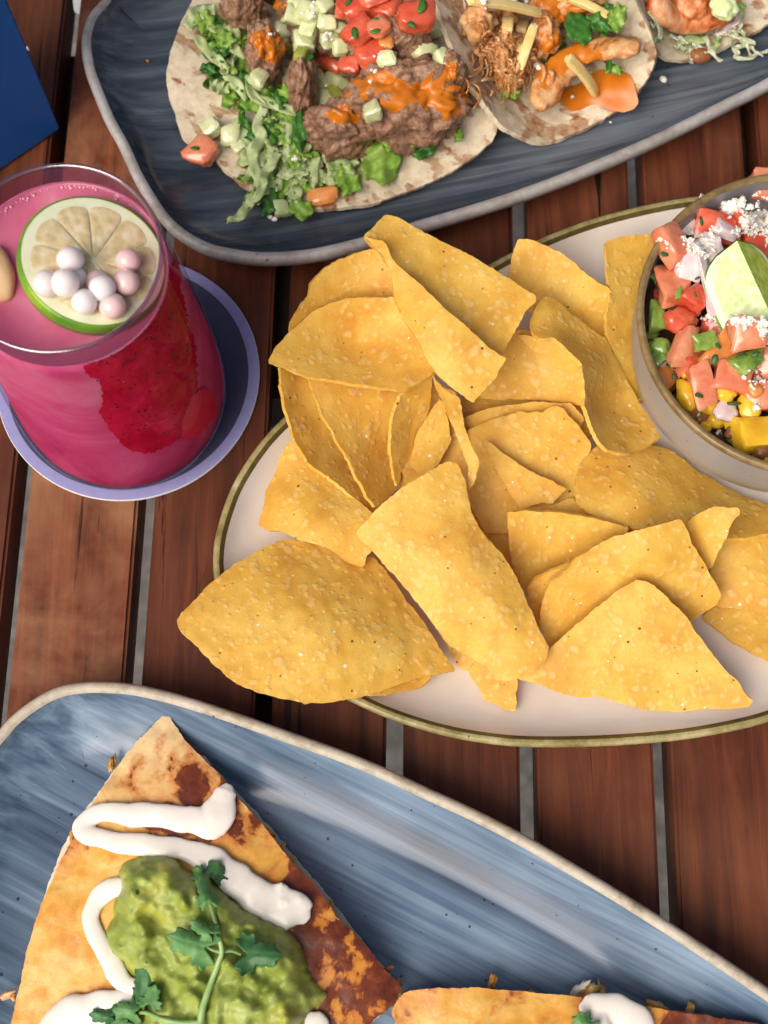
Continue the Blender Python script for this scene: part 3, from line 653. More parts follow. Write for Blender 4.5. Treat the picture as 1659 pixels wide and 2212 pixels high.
chip('narrow corn chip standing on edge beside the ridged chip', [([(935, 808), (900, 826), (867, 852), (853, 880), (846, 922), (844, 968), (848, 1015), (858, 1055), (867, 1020), (881, 996), (900, 959), (918, 912), (932, 857)], [(935, 808, 45), (867, 852, 43), (844, 968, 35), (858, 1055, 21), (900, 959, 25), (932, 857, 36)])], 6)
chip('thin corn chip seen edge on, hanging from the folded chip', [([(928, 801), (942, 833), (960, 868), (970, 903), (984, 931), (993, 959), (1010, 1010), (1012, 1062), (1027, 1038), (1037, 996), (1018, 964), (1004, 927), (997, 885), (993, 857), (956, 838)], [(930, 801, 49), (984, 931, 43), (1012, 1062, 34), (1035, 996, 38), (995, 870, 44), (1000, 990, 38)])], 6)
chip('large folded corn chip on top of the heap by the slate plate', [([(785, 510), (808, 488), (832, 463), (850, 466), (881, 481), (913, 500), (965, 526), (1016, 551), (1049, 570), (1090, 596), (1159, 640), (1154, 655), (1133, 677), (1110, 720), (1086, 765), (1020, 850), (985, 840), (946, 808), (900, 731), (872, 689), (853, 642), (848, 610), (844, 582), (825, 549), (804, 533)],
      [(832, 463, 56), (785, 510, 58), (1159, 640, 50), (1086, 759, 46), (946, 810, 50.5), (853, 642, 54), (980, 640, 51), (1020, 850, 46)]),
     ([(786, 510), (811, 517), (830, 520), (848, 563), (881, 591), (923, 628), (965, 670), (1016, 712), (1053, 745), (1077, 766), (1095, 775), (1063, 824), (1021, 871), (988, 847), (946, 810), (923, 777), (900, 731), (872, 689), (853, 642), (848, 610), (844, 582), (825, 549), (804, 533)],
      [(786, 510, 59.5), (811, 519, 60), (853, 642, 56), (946, 810, 52.5), (1021, 871, 51), (881, 591, 62), (1016, 712, 60), (1095, 775, 55), (850, 570, 62), (940, 720, 60)])], 9, .00035)
chip('blistered corn chip lying by the plate rim below the deeply curved chip', [([(625, 950), (606, 983), (592, 1025), (573, 1062), (569, 1099), (557, 1134), (570, 1142), (583, 1148), (600, 1146), (615, 1151), (643, 1167), (709, 1183), (750, 1214), (786, 1225), (790, 1202), (802, 1193), (830, 1150), (810, 1113), (774, 1081), (723, 1039), (662, 985)], [(625, 955, 21), (557, 1134, 18), (786, 1225, 22), (802, 1150, 24), (723, 1039, 20), (680, 1110, 25), (592, 1025, 19)])])
chip('small corn chip piece below the end of the long bent chip', [([(1026, 1425), (1012, 1454), (1035, 1486), (1047, 1514), (1077, 1526), (1095, 1534), (1114, 1537), (1119, 1472), (1100, 1430)], [(1026, 1430, 15), (1077, 1526, 12), (1119, 1472, 15), (1110, 1537, 12.5)])], 7)
chip('corn chip sliver between the broad leaf shaped chip and the long bent chip', [([(900, 1290), (914, 1320), (965, 1390), (985, 1440), (1030, 1458), (1064, 1472), (1054, 1430), (1016, 1410), (965, 1370)], [(914, 1310, 15), (1054, 1450, 11), (985, 1430, 10)])], 7)
chip('curled corn chip end showing under the broad leaf shaped chip', [([(760, 1470), (790, 1500), (830, 1500), (876, 1491), (914, 1482), (932, 1463), (920, 1440), (820, 1440)], [(800, 1500, 18.5), (914, 1480, 16), (932, 1461, 16), (820, 1440, 15)])], 7)
chip('broad leaf shaped corn chip overhanging the plate rim towards the blue plate', [([(380, 1342), (396, 1322), (415, 1300), (462, 1253), (513, 1216), (569, 1183), (615, 1165), (690, 1175), (786, 1200), (811, 1207), (848, 1253), (881, 1300), (914, 1342), (946, 1393), (970, 1430), (984, 1449), (923, 1458), (853, 1482), (783, 1505), (713, 1517), (662, 1519), (597, 1507), (541, 1489), (504, 1472), (471, 1444), (434, 1407), (396, 1370)], [(380, 1342, 29), (462, 1253, 26), (569, 1183, 22), (690, 1178, 19), (800, 1207, 17), (914, 1342, 17), (984, 1449, 18), (853, 1482, 22), (713, 1517, 26), (597, 1507, 28), (471, 1444, 29), (680, 1350, 30), (820, 1380, 25)])], 9, .0004)
chip('flat corn chip lowest on the bare plate, under the chip with the scored edge', [([(1516, 1336), (1548, 1358), (1576, 1382), (1616, 1405), (1659, 1427), (1720, 1440), (1760, 1380), (1740, 1310), (1640, 1280), (1540, 1300)], [(1516, 1336, 9), (1659, 1427, 13), (1740, 1320, 11), (1560, 1300, 10)])])
chip('corn chip with a straight scored lower edge beside the bent yellow tip', [([(1560, 1170), (1600, 1140), (1680, 1130), (1740, 1180), (1750, 1280), (1710, 1330), (1659, 1325), (1620, 1318), (1548, 1310), (1530, 1280), (1535, 1230)], [(1572, 1161, 19), (1720, 1180, 18), (1548, 1300, 15), (1710, 1325, 16), (1640, 1240, 20)])])
chip('big corn chip lying half under the salsa bowl', [([(1302, 956), (1278, 971), (1258, 991), (1243, 1031), (1239, 1058), (1247, 1090), (1274, 1110), (1302, 1122), (1338, 1133), (1382, 1145), (1450, 1160), (1520, 1164), (1572, 1163), (1612, 1163), (1659, 1151), (1730, 1120), (1720, 1102), (1659, 1092), (1570, 1054), (1510, 1018), (1450, 972), (1380, 950)], [(1243, 1040, 22), (1294, 957, 17), (1302, 1122, 24), (1450, 1160, 26), (1572, 1163, 24), (1700, 1120, 20), (1659, 1092, 14), (1510, 1018, 11), (1400, 960, 14), (1380, 1060, 24)])])
chip('pointed pale yellow chip tip sticking out behind the arched chip', [([(1475, 1135), (1509, 1108), (1545, 1096), (1596, 1096), (1599, 1106), (1576, 1139), (1564, 1171), (1548, 1203), (1536, 1231), (1515, 1225), (1480, 1180)], [(1597, 1100, 43), (1481, 1130, 31), (1536, 1231, 25), (1545, 1140, 37)])], 7)
chip('box shaped corn chip standing behind the arched chip', [([(1095, 1105), (1131, 1104), (1179, 1105), (1239, 1112), (1286, 1120), (1360, 1140), (1340, 1180), (1280, 1240), (1200, 1300), (1140, 1285), (1120, 1247), (1104, 1207), (1100, 1159)], [(1095, 1105, 30), (1286, 1120, 29), (1350, 1140, 28), (1135, 1280, 11), (1260, 1240, 13), (1104, 1207, 20), (1190, 1180, 20)])])
chip('corn chip sliver pressed behind the lower side of the arched chip', [([(1235, 1215), (1187, 1235), (1159, 1251), (1137, 1272), (1147, 1310), (1163, 1352), (1190, 1370), (1230, 1300), (1260, 1240)], [(1229, 1217, 29), (1139, 1270, 22), (1163, 1350, 13), (1220, 1290, 18)])], 7)
chip('arched corn chip behind the triangular specked chip', [([(1167, 1346), (1171, 1298), (1187, 1262), (1215, 1239), (1239, 1211), (1278, 1183), (1330, 1157), (1397, 1141), (1469, 1120), (1481, 1135), (1493, 1171), (1517, 1207), (1532, 1239), (1548, 1266), (1559, 1288), (1548, 1308), (1517, 1326), (1493, 1344), (1400, 1340), (1300, 1360), (1230, 1390), (1185, 1400)], [(1215, 1239, 33), (1330, 1157, 38), (1469, 1120, 42), (1517, 1207, 34), (1559, 1288, 25), (1378, 1260, 29), (1191, 1393, 14), (1167, 1346, 20), (1400, 1190, 39), (1493, 1344, 18), (1300, 1340, 18)])])
chip('triangular specked corn chip leaning on the arched chip by the olive rim', [([(1378, 1251), (1397, 1255), (1429, 1278), (1469, 1318), (1493, 1346), (1513, 1378), (1540, 1413), (1572, 1453), (1596, 1473), (1612, 1501), (1628, 1513), (1620, 1525), (1576, 1533), (1517, 1531), (1461, 1537), (1397, 1533), (1342, 1519), (1294, 1505), (1247, 1507), (1215, 1499), (1171, 1481), (1110, 1465), (1159, 1438), (1191, 1398), (1239, 1354), (1286, 1314), (1338, 1274)], [(1378, 1251, 36), (1124, 1471, 16), (1628, 1513, 21), (1400, 1533, 14), (1400, 1400, 27), (1250, 1400, 24), (1520, 1420, 25)])])
chip('long bent corn chip lying across the heap onto the triangular specked chip', [([(769, 1148), (802, 1113), (834, 1081), (872, 1050), (923, 1022), (965, 995), (988, 1002), (1000, 1025), (1009, 1062), (1016, 1099), (1035, 1141), (1058, 1169), (1086, 1197), (1109, 1235), (1128, 1272), (1143, 1310), (1163, 1358), (1187, 1401), (1175, 1433), (1131, 1461), (1096, 1471), (1068, 1467), (1054, 1440), (1016, 1421), (965, 1388), (928, 1337), (900, 1300), (872, 1267), (844, 1235), (820, 1207), (797, 1183), (779, 1165)], [(769, 1148, 34), (965, 995, 41), (1009, 1062, 38), (1000, 1200, 38), (1086, 1197, 33), (820, 1207, 33), (900, 1300, 30), (1016, 1421, 22), (1080, 1465, 22), (1187, 1401, 26), (1090, 1330, 33), (1143, 1310, 30)])], 9, .0004)

chip('corn chip layered just below the torn edged chip, edge showing', [([(990, 905), (1060, 880), (1150, 868), (1235, 872), (1262, 905), (1240, 960), (1120, 960), (1020, 960)], [(990, 905, 19), (1150, 868, 21), (1250, 890, 19), (1100, 960, 13)])], 8)
chip('orange corn chip wedged upright between ridged chip and thin edge on chip', [([(885, 1005), (900, 950), (925, 900), (955, 862), (968, 905), (975, 950), (950, 1000), (915, 1030)], [(955, 865, 38), (900, 950, 29), (960, 960, 25), (915, 1030, 20)])], 7)
chip('half hidden corn chip between the box shaped chip and the big oval chip', [([(1120, 1085), (1180, 1098), (1235, 1075), (1290, 1115), (1340, 1150), (1250, 1180), (1130, 1160)], [(1120, 1085, 16), (1290, 1110, 18), (1200, 1170, 13)])], 8)
# ------------------------------------------------------------------ salsa bowl
BX, BY = 0.1439, 0.0524
bowl = thing('salsa_bowl', (BX, BY, .0058), 'round speckled grey bowl with bronze rim standing on the oval plate', 'bowl')
outer = [(.0345, .0062), (.0385, .0065), (.044, .0095), (.0495, .0155), (.0530, .0235), (.0550, .033), (.0562, .045), (.0568, .0525)]
rimp = [(.0568, .0525), (.0571, .0540), (.0570, .0551), (.0562, .0557), (.0551, .0555), (.0544, .0547)]
inner = [(.0544, .0547), (.0538, .050), (.0532, .042), (.052, .032), (.048, .020), (.040, .0125), (.02, .011), (0, .0108)]
obj('bowl_wall', revolve([(0, .0062)] + outer, BX, BY, 128), M_GREYB, bowl)
obj('bowl_rim', revolve(rimp, BX, BY, 128), M_GOLD, bowl)
obj('bowl_inside', revolve(inner, BX, BY, 128), M_GREYI, bowl)
sal = thing('salsa', (BX, BY, .0115), 'chunky tomato, onion and corn salsa filling the grey bowl', 'salsa')
def zb(px, py): return (px * .2878 + 1346, py * .2878 + 382)
rr = random.Random(3)
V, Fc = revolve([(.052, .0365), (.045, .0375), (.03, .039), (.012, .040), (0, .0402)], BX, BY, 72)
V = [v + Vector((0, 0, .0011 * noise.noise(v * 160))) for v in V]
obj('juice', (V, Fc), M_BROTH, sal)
def zin(p, m=0.004):                                   # keep a piece inside the bowl wall
    d = Vector((p.x - BX, p.y - BY)); 
    return d.length < .0525 - m
def piece(nm, q, z, size, mat, rot=None, kind='dice'):
    p = P(*q, z)
    sc = pxmm(q[0], q[1], z)
    if kind == 'dice': g = dice(p, [s_ * sc * 1.08 for s_ in size], rot, .22, .09)
    else: g = blob(p, [s_ * sc * .53 for s_ in size], .26, 1.3, 3, rot)
    return obj(nm, g, mat, sal, sharp=50 if kind == 'dice' else None)
T = 'tomato_piece'
for nm, x, y, z, sz, mt, rot, kd in [
    (T, 372, 505, 54, (58, 70, 40), M_TOMP, (.2, .3, .5), 'dice'), (T, 365, 815, 48, (62, 62, 40), M_TOMP, (-.2, .2, .35), 'dice'),
    (T, 545, 905, 51, (60, 52, 40), M_TOM, (.25, -.2, 1.0), 'dice'), (T, 430, 1080, 48, (70, 58, 45), M_TOM, (.1, .3, .2), 'blob'),
    (T, 470, 1290, 50, (46, 92, 34), M_TOMP, (.1, .4, -.25), 'dice'), (T, 690, 385, 46, (82, 56, 40), M_TOM, (.3, .1, -.1), 'dice'),
    (T, 915, 1185, 62, (66, 66, 44), M_TOMP, (.45, .1, .05), 'dice'), (T, 735, 1320, 49, (58, 74, 36), M_TOMO, (.2, .2, -.5), 'dice'),
    (T, 600, 1560, 49, (52, 80, 32), M_TOMP, (.2, -.2, .25), 'dice'), (T, 790, 1515, 50, (70, 50, 36), M_TOMP, (.1, .1, -.2), 'dice'),
    (T, 560, 1350, 45, (60, 60, 40), M_TOM, None, 'dice'), (T, 1060, 1380, 47, (60, 60, 40), M_TOMP, None, 'dice'), (T, 1050, 1620, 48, (60, 70, 40), M_TOMP, None, 'dice'),
    (T, 880, 330, 45, (70, 50, 40), M_TOM, None, 'dice'), (T, 700, 1150, 43, (70, 60, 40), M_TOM, None, 'dice'), (T, 950, 1500, 43, (70, 60, 36), M_TOM, None, 'dice'),
    (T, 1080, 60, 47, (60, 60, 40), M_TOMP, None, 'dice'), (T, 1010, 480, 42, (70, 60, 40), M_TOM, None, 'dice'),
    ('onion_piece', 520, 640, 53, (46, 66, 26), M_ONION, (.3, .2, -.4), 'dice'), ('onion_piece', 650, 850, 53, (22, 135, 16), M_ONION, (.2, .3, .28), 'dice'),
    ('onion_piece', 590, 230, 47, (20, 44, 18), M_ONION, (.1, .4, 0), 'dice'), ('onion_piece', 770, 395, 50, (46, 38, 22), M_ONION, None, 'dice'),
    ('onion_piece', 770, 1760, 46, (54, 46, 22), M_ONION, (.1, .2, .3), 'blob'), ('onion_piece', 640, 540, 51, (44, 50, 24), M_ONION, None, 'dice'),
    ('onion_piece', 480, 370, 46, (30, 34, 20), M_ONION, None, 'dice'), ('onion_piece', 820, 240, 48, (44, 30, 20), M_ONION, None, 'dice'),
    ('onion_piece', 250, 1400, 42, (40, 30, 20), M_ONION, None, 'dice'),
    ('pepper_piece', 268, 1060, 46, (32, 66, 26), M_JAL, (.2, .3, 0), 'dice'), ('pepper_piece', 285, 1275, 47, (42, 40, 26), M_JAL, None, 'blob'),
    ('pepper_piece', 232, 1345, 45, (36, 46, 26), M_JAL, None, 'dice'), ('pepper_piece', 622, 1225, 54, (48, 30, 24), M_JAL, (.2, .2, .35), 'dice'),
    ('pepper_piece', 925, 1395, 53, (64, 44, 28), M_JAL, (.2, .2, .5), 'dice'), ('pepper_piece', 415, 870, 52, (14, 26, 10), M_JAL, (0, 0, 0), 'dice'),
    ('pepper_piece', 310, 740, 42, (36, 50, 26), M_JAL, None, 'dice'),
    ('corn_kernel', 480, 1635, 46, (44, 66, 40), M_CORN, (0, 0, .3), 'blob'), ('corn_kernel', 505, 1480, 46, (46, 26, 28), M_CORN, (0, 0, .1), 'blob'),
    ('corn_kernel', 760, 1635, 48, (46, 30, 28), M_CORN, (0, 0, -.2), 'blob'), ('corn_kernel', 950, 1720, 47, (46, 60, 34), M_CORN, (0, 0, .2), 'blob'),
    ('corn_kernel', 640, 1700, 44, (44, 44, 30), M_CORN, (0, 0, .7), 'blob'), ('corn_kernel', 830, 1845, 42, (46, 40, 30), M_CORN, (0, 0, .2), 'blob'),
    ('corn_kernel', 1010, 1920, 47, (76, 76, 34), M_CORN, (.1, .1, .08), 'dice'), ('corn_kernel', 700, 1830, 41, (40, 36, 30), M_CORN, (0, 0, .4), 'blob'),
    ('bean', 850, 1925, 43, (50, 32, 26), M_BEAN, (0, 0, -.1), 'blob'), ('bean', 990, 1600, 52, (30, 34, 22), M_TOMO, (0, 0, .1), 'blob'),
    ('bean', 1045, 2060, 42, (50, 34, 28), M_BEAN, (0, 0, .1), 'blob'), ('bean', 600, 1800, 40, (50, 34, 26), M_BEAN, (0, 0, .6), 'blob'), ('bean', 340, 1560, 39, (46, 32, 26), M_BEAN, (0, 0, .8), 'blob')]:
    piece(nm, zb(x, y), z, sz, mt, rot, kd)
for i in range(110):                                   # small bits between, down in the juice
    a = rr.uniform(0, 6.283); rad = .049 * math.sqrt(rr.uniform(.05, 1)); p = Vector((BX + rad * math.cos(a), BY + rad * math.sin(a), 0.0395 + rr.uniform(0, .003)))
    nm, mt = rr.choice([(T, M_TOM), (T, M_TOMO), ('corn_kernel', M_CORN), ('onion_piece', M_ONION), ('pepper_piece', M_JAL), ('bean', M_BEAN)])
    s_ = rr.uniform(.004, .0075)
    obj(nm, dice(p, (s_, s_ * rr.uniform(.7, 1.2), s_ * .7), None, .24, .1), mt, sal, sharp=50)
for i in range(46):                                    # the rest of the bowl, to the right of the frame
    a = rr.uniform(-1.4, 1.5); rad = .047 * math.sqrt(rr.uniform(.02, 1)); p = Vector((BX + rad * math.cos(a), BY + rad * math.sin(a), 0.043 + rr.uniform(0, .007)))
    nm, mt = rr.choice([(T, M_TOM), (T, M_TOMP), (T, M_TOMP), ('corn_kernel', M_CORN), ('onion_piece', M_ONION), ('pepper_piece', M_JAL)])
    s_ = rr.uniform(.0065, .0095)
    obj(nm, dice(p, (s_, s_ * 1.1, s_ * .7)), mt, sal, sharp=50)
# herb flecks and crumbled cheese
def fleck(q, z, sz, mat=M_HERB):
    p = P(*q, z); s_ = sz * pxmm(q[0], q[1], z)
    return blob(p, (s_, s_ * rr.uniform(.35, .6), s_ * .14), .45, 1.5, 2, (rr.uniform(-.5, .5), rr.uniform(-.5, .5), rr.uniform(0, 6)))
for x, y, z, sz in [(310, 580, 57, 9), (585, 330, 52, 10), (545, 885, 58, 7), (360, 1400, 50, 15), (570, 1340, 54, 9), (690, 1370, 55, 13), (715, 1270, 55, 9), (570, 1640, 52, 12), (830, 1700, 51, 16), (890, 1340, 57, 12), (560, 760, 56, 7), (400, 1330, 52, 10), (380, 1500, 48, 8), (990, 1330, 58, 10), (950, 240, 58, 9), (920, 200, 57, 8), (1010, 230, 58, 9)]:
    obj('herb_fleck', fleck(zb(x, y), z, sz), M_HERB, sal)
salb = bvh(*[([o.matrix_basis @ v.co + parent_base(sal) for v in o.data.vertices], [tuple(p.vertices) for p in o.data.polygons]) for o in sal.children])
cg = []
for x, y, sx, sy, n in [(1000, 250, 120, 120, 230), (900, 200, 60, 50, 40), (790, 220, 60, 40, 70), (960, 380, 70, 50, 70), (500, 470, 60, 60, 40), (570, 540, 70, 60, 50), (690, 400, 30, 26, 22), (850, 415, 30, 30, 16), (640, 500, 60, 50, 40), (730, 900, 50, 80, 36), (830, 1060, 80, 50, 70), (1045, 1130, 26, 80, 60), (640, 1060, 50, 30, 24), (1010, 1530, 70, 50, 26), (415, 690, 30, 30, 8), (300, 500, 50, 40, 8), (1010, 1730, 30, 30, 8), (1070, 350, 50, 120, 80), (720, 1920, 20, 20, 5), (930, 1090, 70, 40, 20)]:
    for _ in range(n):
        q = zb(x + rr.gauss(0, .55) * sx, y + rr.gauss(0, .55) * sy); h = hit(*q, salb)
        if h is None: continue
        s_ = rr.choice([.0004, .0005, .0006, .0008, .0011]) * rr.uniform(.8, 1.2)
        cg.append(blob(h + Vector((0, 0, s_ * .5)), (s_, s_ * rr.uniform(.6, 1), s_ * .8), .8, 1.9, 1))
o = obj('cheese_crumbs', join(*cg), M_CHEESE, sal, smooth=False); tag(o, 'crumbled white cheese scattered over the salsa', kind='stuff')
# lime wedge lying on its rind, cut ridge upwards
lw_t = thing('lime_wedge', P(1640, 640, 46), 'green lime wedge with cut faces up, lying on the salsa', 'lime wedge')
A0, A1 = P(1592, 520, 66), P(1690, 735, 61); ax = (A1 - A0); half = ax.length / 2; axn = ax.normalized(); mid = (A0 + A1) / 2
sdv = axn.cross(Vector((0, 0, 1))).normalized(); upv = sdv.cross(axn).normalized()
def wedge_surface(rad_fracs, side, push=0.0):
    V, Fc = [], []; n = 25; m = len(rad_fracs); ang = 0.90
    for i in range(n):
        t = -1 + 2 * i / (n - 1); rr_ = .0175 * math.sqrt(max(0, 1 - abs(t) ** 3.6))
        for k_ in rad_fracs:
            d = sdv * side * math.sin(ang) - upv * math.cos(ang)
            nn = sdv * side * math.cos(ang) + upv * math.sin(ang)
            V.append(mid + axn * t * half + d * rr_ * k_ + nn * (push + .0002 * noise.noise((mid + axn * t * half + d * rr_ * k_) * 600)))
    for i in range(n - 1):
        for k_ in range(m - 1): Fc.append((i * m + k_, i * m + k_ + 1, (i + 1) * m + k_ + 1, (i + 1) * m + k_))
    return V, Fc
for sd_, mt in ((1, M_LPALE), (-1, M_LGREEN)):
    obj('flesh', wedge_surface([0, .15, .3, .45, .6, .72, .80], sd_, .00012), mt, lw_t)
    obj('pith', wedge_surface([0, .5, .84, .9, .955], sd_), M_PITH, lw_t)
V, Fc = [], []; n = 33; m = 15
for i in range(n):
    t = -1 + 2 * i / (n - 1); r_ = .0175 * math.sqrt(max(0, 1 - abs(t) ** 3.6))
    for j in range(m):
        a = -.90 + 1.8 * j / (m - 1); V.append(mid + axn * t * half * 1.02 + (sdv * math.sin(a) - upv * math.cos(a)) * r_ * 1.0 + axn * 0)
for i in range(n - 1):
    for j in range(m - 1): Fc.append((i * m + j, (i + 1) * m + j, (i + 1) * m + j + 1, i * m + j + 1))
V2, F2 = [], []
obj('rind', (V, Fc), M_RIND, lw_t)
for sd_ in (-1, 1): obj('rind_edge', wedge_surface([.955, .985, 1.0], sd_, .00005), M_RIND, lw_t)

# ------------------------------------------------------------------ coaster and drink
CX, CY = -0.0980, 0.0543
co = thing('coaster', (CX, CY, .0001), 'round card coaster with lavender border and dark centre under the drink', 'coaster')
obj('card', revolve([(0, .0001), (.0500, .0001), (.0503, .0004), (.0503, .0014), (.0501, .0016)], CX, CY, 128), M_CARD, co, sharp=40)
obj('border', revolve([(.0501, .0016), (.0463, .00165), (.0461, .00162)], CX, CY, 128), M_LAV, co)
obj('printed_centre', revolve([(.0461, .00162), (.03, .00164), (0, .00164)], CX, CY, 128), M_NAVY, co)
GX, GY = -0.0952, 0.0403
zc = .0018
op = [(.0, 0), (.025, .0002), (.0295, .0012), (.0338, .006), (.0368, .013), (.0382, .020), (.0385, .026), (.0382, .036), (.0372, .052), (.0358, .070), (.0341, .090), (.0325, .106), (.0311, .1195)]
lip = [(.0311, .1195), (.0309, .1203), (.0303, .1206), (.0297, .1203), (.0295, .1195)]
ip = [(r - .0016, z) for r, z in op[:4:-1]] + [(.0345, .013), (.031, .0085), (.024, .0065), (0, .006)]
glass = thing('drinking_glass', (GX, GY, zc), 'clear tapered tumbler of pink drink standing on the round coaster', 'glass')
obj('glass_wall', revolve([(r, z + zc) for r, z in op], GX, GY, 128), M_GLASS, glass)
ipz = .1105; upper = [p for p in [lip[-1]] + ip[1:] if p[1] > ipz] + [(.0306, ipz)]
obj('reflection_band', revolve([(r, z + zc) for r, z in upper], GX, GY, 128), M_REFL, glass)
obj('glass_inside', revolve([(r, z + zc) for r, z in [(.0306, ipz)] + [p for p in ip if p[1] < ipz]], GX, GY, 128), M_GLASS, glass)
obj('glass_lip', revolve([(r, z + zc) for r, z in lip], GX, GY, 128), M_LIP, glass)
ZL = .1105
lp = [(r - .0013, z) for r, z in op[4:] if z < ZL - .002]
def rad_at(z):                                        # outer glass radius at height z above the coaster
    for (r0, z0), (r1, z1) in zip(op, op[1:]):
        if z0 <= z <= z1: return r0 + (r1 - r0) * (z - z0) / max(z1 - z0, 1e-9)
    return op[-1][0]
liq = [(0, .0062), (.024, .0067), (.031, .0088)] + lp + [(rad_at(ZL) - .0013, ZL), (rad_at(ZL) - .0017, ZL - .0006), ]
liqt = [(rad_at(ZL) - .0017, ZL - .0006), (rad_at(ZL) - .003, ZL - .0012), (.012, ZL - .0013), (0, ZL - .0013)]
dk_t = thing('pink_drink', (GX, GY, zc + .0062), 'cloudy pink drink with red berry puree filling the tumbler', 'drink')
obj('liquid', revolve([(r, z + zc) for r, z in liq], GX, GY, 128), M_DRINK, dk_t)
obj('liquid_surface', revolve([(r, z + zc) for r, z in liqt], GX, GY, 128), M_DRINKT, dk_t)
def on_glass(px, py, off):                            # first point where the pixel's ray meets the liquid's side
    d = ray(px, py).normalized(); t = .2
    while t < .6:
        q = CAMP + d * t; z = q.z - zc
        if z < ZL and math.hypot(q.x - GX, q.y - GY) < rad_at(max(z, 0)) - .0013: return q
        t += .0002
    return None
def side_patch(outline, off, jag, step=7):
    poly = resample(outline, step * .6, jag, R.random() * 40, 2); q, f = tri_fill(poly, step, 5); W = []; ok = []
    for x, y in q:
        h = on_glass(x, y, off)
        if h is None: h = P(x, y, 60); ok.append(False)
        else: ok.append(True)
        z = min(h.z - zc, ZL - .0005); a = math.atan2(h.y - GY, h.x - GX); r_ = rad_at(z) - .0013 + off + .00015 * noise.noise(h * 900)
        W.append(Vector((GX + r_ * math.cos(a), GY + r_ * math.sin(a), z + zc)))
    return W, [t for t in f if all(ok[i] for i in t)]
smear = [(372, 560), (350, 600), (345, 640), (310, 690), (280, 715), (240, 745), (177, 768), (184, 805), (215, 825), (219, 855), (211, 886), (234, 917), (249, 944), (276, 967), (307, 978), (345, 970), (384, 947), (414, 894), (426, 836), (418, 759), (407, 702), (395, 656), (390, 600), (383, 560)]
obj('berry_puree', side_patch(smear, .0004, 7), M_PUREE, dk_t)
obj('fruit_chunk', side_patch([(388, 912), (402, 880), (415, 850), (440, 838), (462, 862), (468, 890), (452, 915), (425, 938), (396, 950)], .0006, 4), M_FRUIT, dk_t)
g = []
for _ in range(420):                                  # little dark seeds in the puree
    x, y = rr.uniform(185, 420), rr.uniform(600, 960)
    if not inside(np.array([[x, y]]), np.array(smear))[0]: continue
    if rr.random() > (.9 if y < 790 else .45): continue
    h = on_glass(x, y, 0)
    if h is None: continue
    a = math.atan2(h.y - GY, h.x - GX); r_ = rad_at(h.z - zc) - .0007; s_ = rr.uniform(.00013, .00036)
    g.append(blob(Vector((GX + r_ * math.cos(a), GY + r_ * math.sin(a), h.z)), (s_, s_, s_ * 1.2), .3, 1.5, 1))
M_SEED = NT('seed').fin((.012, .006, .012), .3)
o = obj('seeds', join(*g), M_SEED, dk_t); o['kind'] = 'stuff'
zs = (ZL + zc) * 1000 - 1.3
# foam line where drink meets glass
fo = []
for i in range(90):
    a = rr.gauss(1.9, 1.0); s_ = rr.choice([.00025, .0003, .0004, .0006]); r_ = rad_at(ZL) - .0022 - abs(rr.gauss(0, .0007))
    fo.append(blob(Vector((GX + r_ * math.cos(a), GY + r_ * math.sin(a), zs * .001 + .0003)), (s_, s_, s_ * .6), .1, 1, 1))
M_FOAM = NT('foam').fin((.74, .40, .48), .2)
o = obj('foam', join(*fo), M_FOAM, dk_t); o['kind'] = 'stuff'
# lime wheel, tilted so that its green edge shows towards the glass's near left side
lc = P(203, 563, zs + 7.5); sc = pxmm(193, 567, zs + 2); Rl = 157 * sc
tn = Vector((.36, .03, 1)).normalized(); tx = Vector((1, 0, 0)); tx = (tx - tn * tx.dot(tn)).normalized(); ty = tn.cross(tx)
def disc(prof, seg=96, cxy=(0, 0)):
    V, Fc = revolve(prof, 0, 0, seg); return [lc + tx * v.x + ty * v.y + tn * v.z for v in V], Fc
lime = thing('lime_slice', lc - tn * .005, 'round slice of lime floating on the pink drink', 'lime slice')
th_ = .0066
obj('rind', disc([(Rl * .93, -th_), (Rl * .985, -th_ * .9), (Rl * 1.005, -th_ * .5), (Rl * 1.0, -th_ * .12), (Rl * .985, 0), (Rl * .955, .0001)]), M_RIND, lime)
pith_o = obj('pith', disc([(Rl * .955, .0001), (Rl * .9, .00015), (Rl * .5, -.0001), (0, .0002)]), M_PITH, lime)
obj('back_pith', disc([(0, -th_ - .0001), (Rl * .93, -th_)]), M_PITH, lime)
for i in range(10):
    a0 = 2 * math.pi * i / 10 + .18; da = 2 * math.pi / 10; V, Fc = [], []; nu, nv = 9, 11
    for iv in range(nv):
        f = iv / (nv - 1)
        for iu in range(nu):
            u = -1 + 2 * iu / (nu - 1); rr_ = Rl * (.04 + .80 * f)
            hw = max(0.0, da / 2 - .00017 / max(rr_, .001)) * (1 - .16 * (max(0, f - .88) / .12) ** 2)
            aa = a0 + u * hw; edge = min(1, (1 - abs(u)) * 4) * min(1, (1 - f) * 6) * min(1, f * 8)
            rr2 = rr_ * (1 - .05 * u * u * f)
            z = .0003 + .00022 * edge + .0002 * edge * noise.noise(Vector((aa * 9, rr_ * 700, i)))
            V.append(lc + tx * rr2 * math.cos(aa) + ty * rr2 * math.sin(aa) + tn * z)
    for iv in range(nv - 1):
        for iu in range(nu - 1): Fc.append((iv * nu + iu, iv * nu + iu + 1, (iv + 1) * nu + iu + 1, (iv + 1) * nu + iu))
    obj('segment', (V, Fc), M_LFLESH, pith_o)
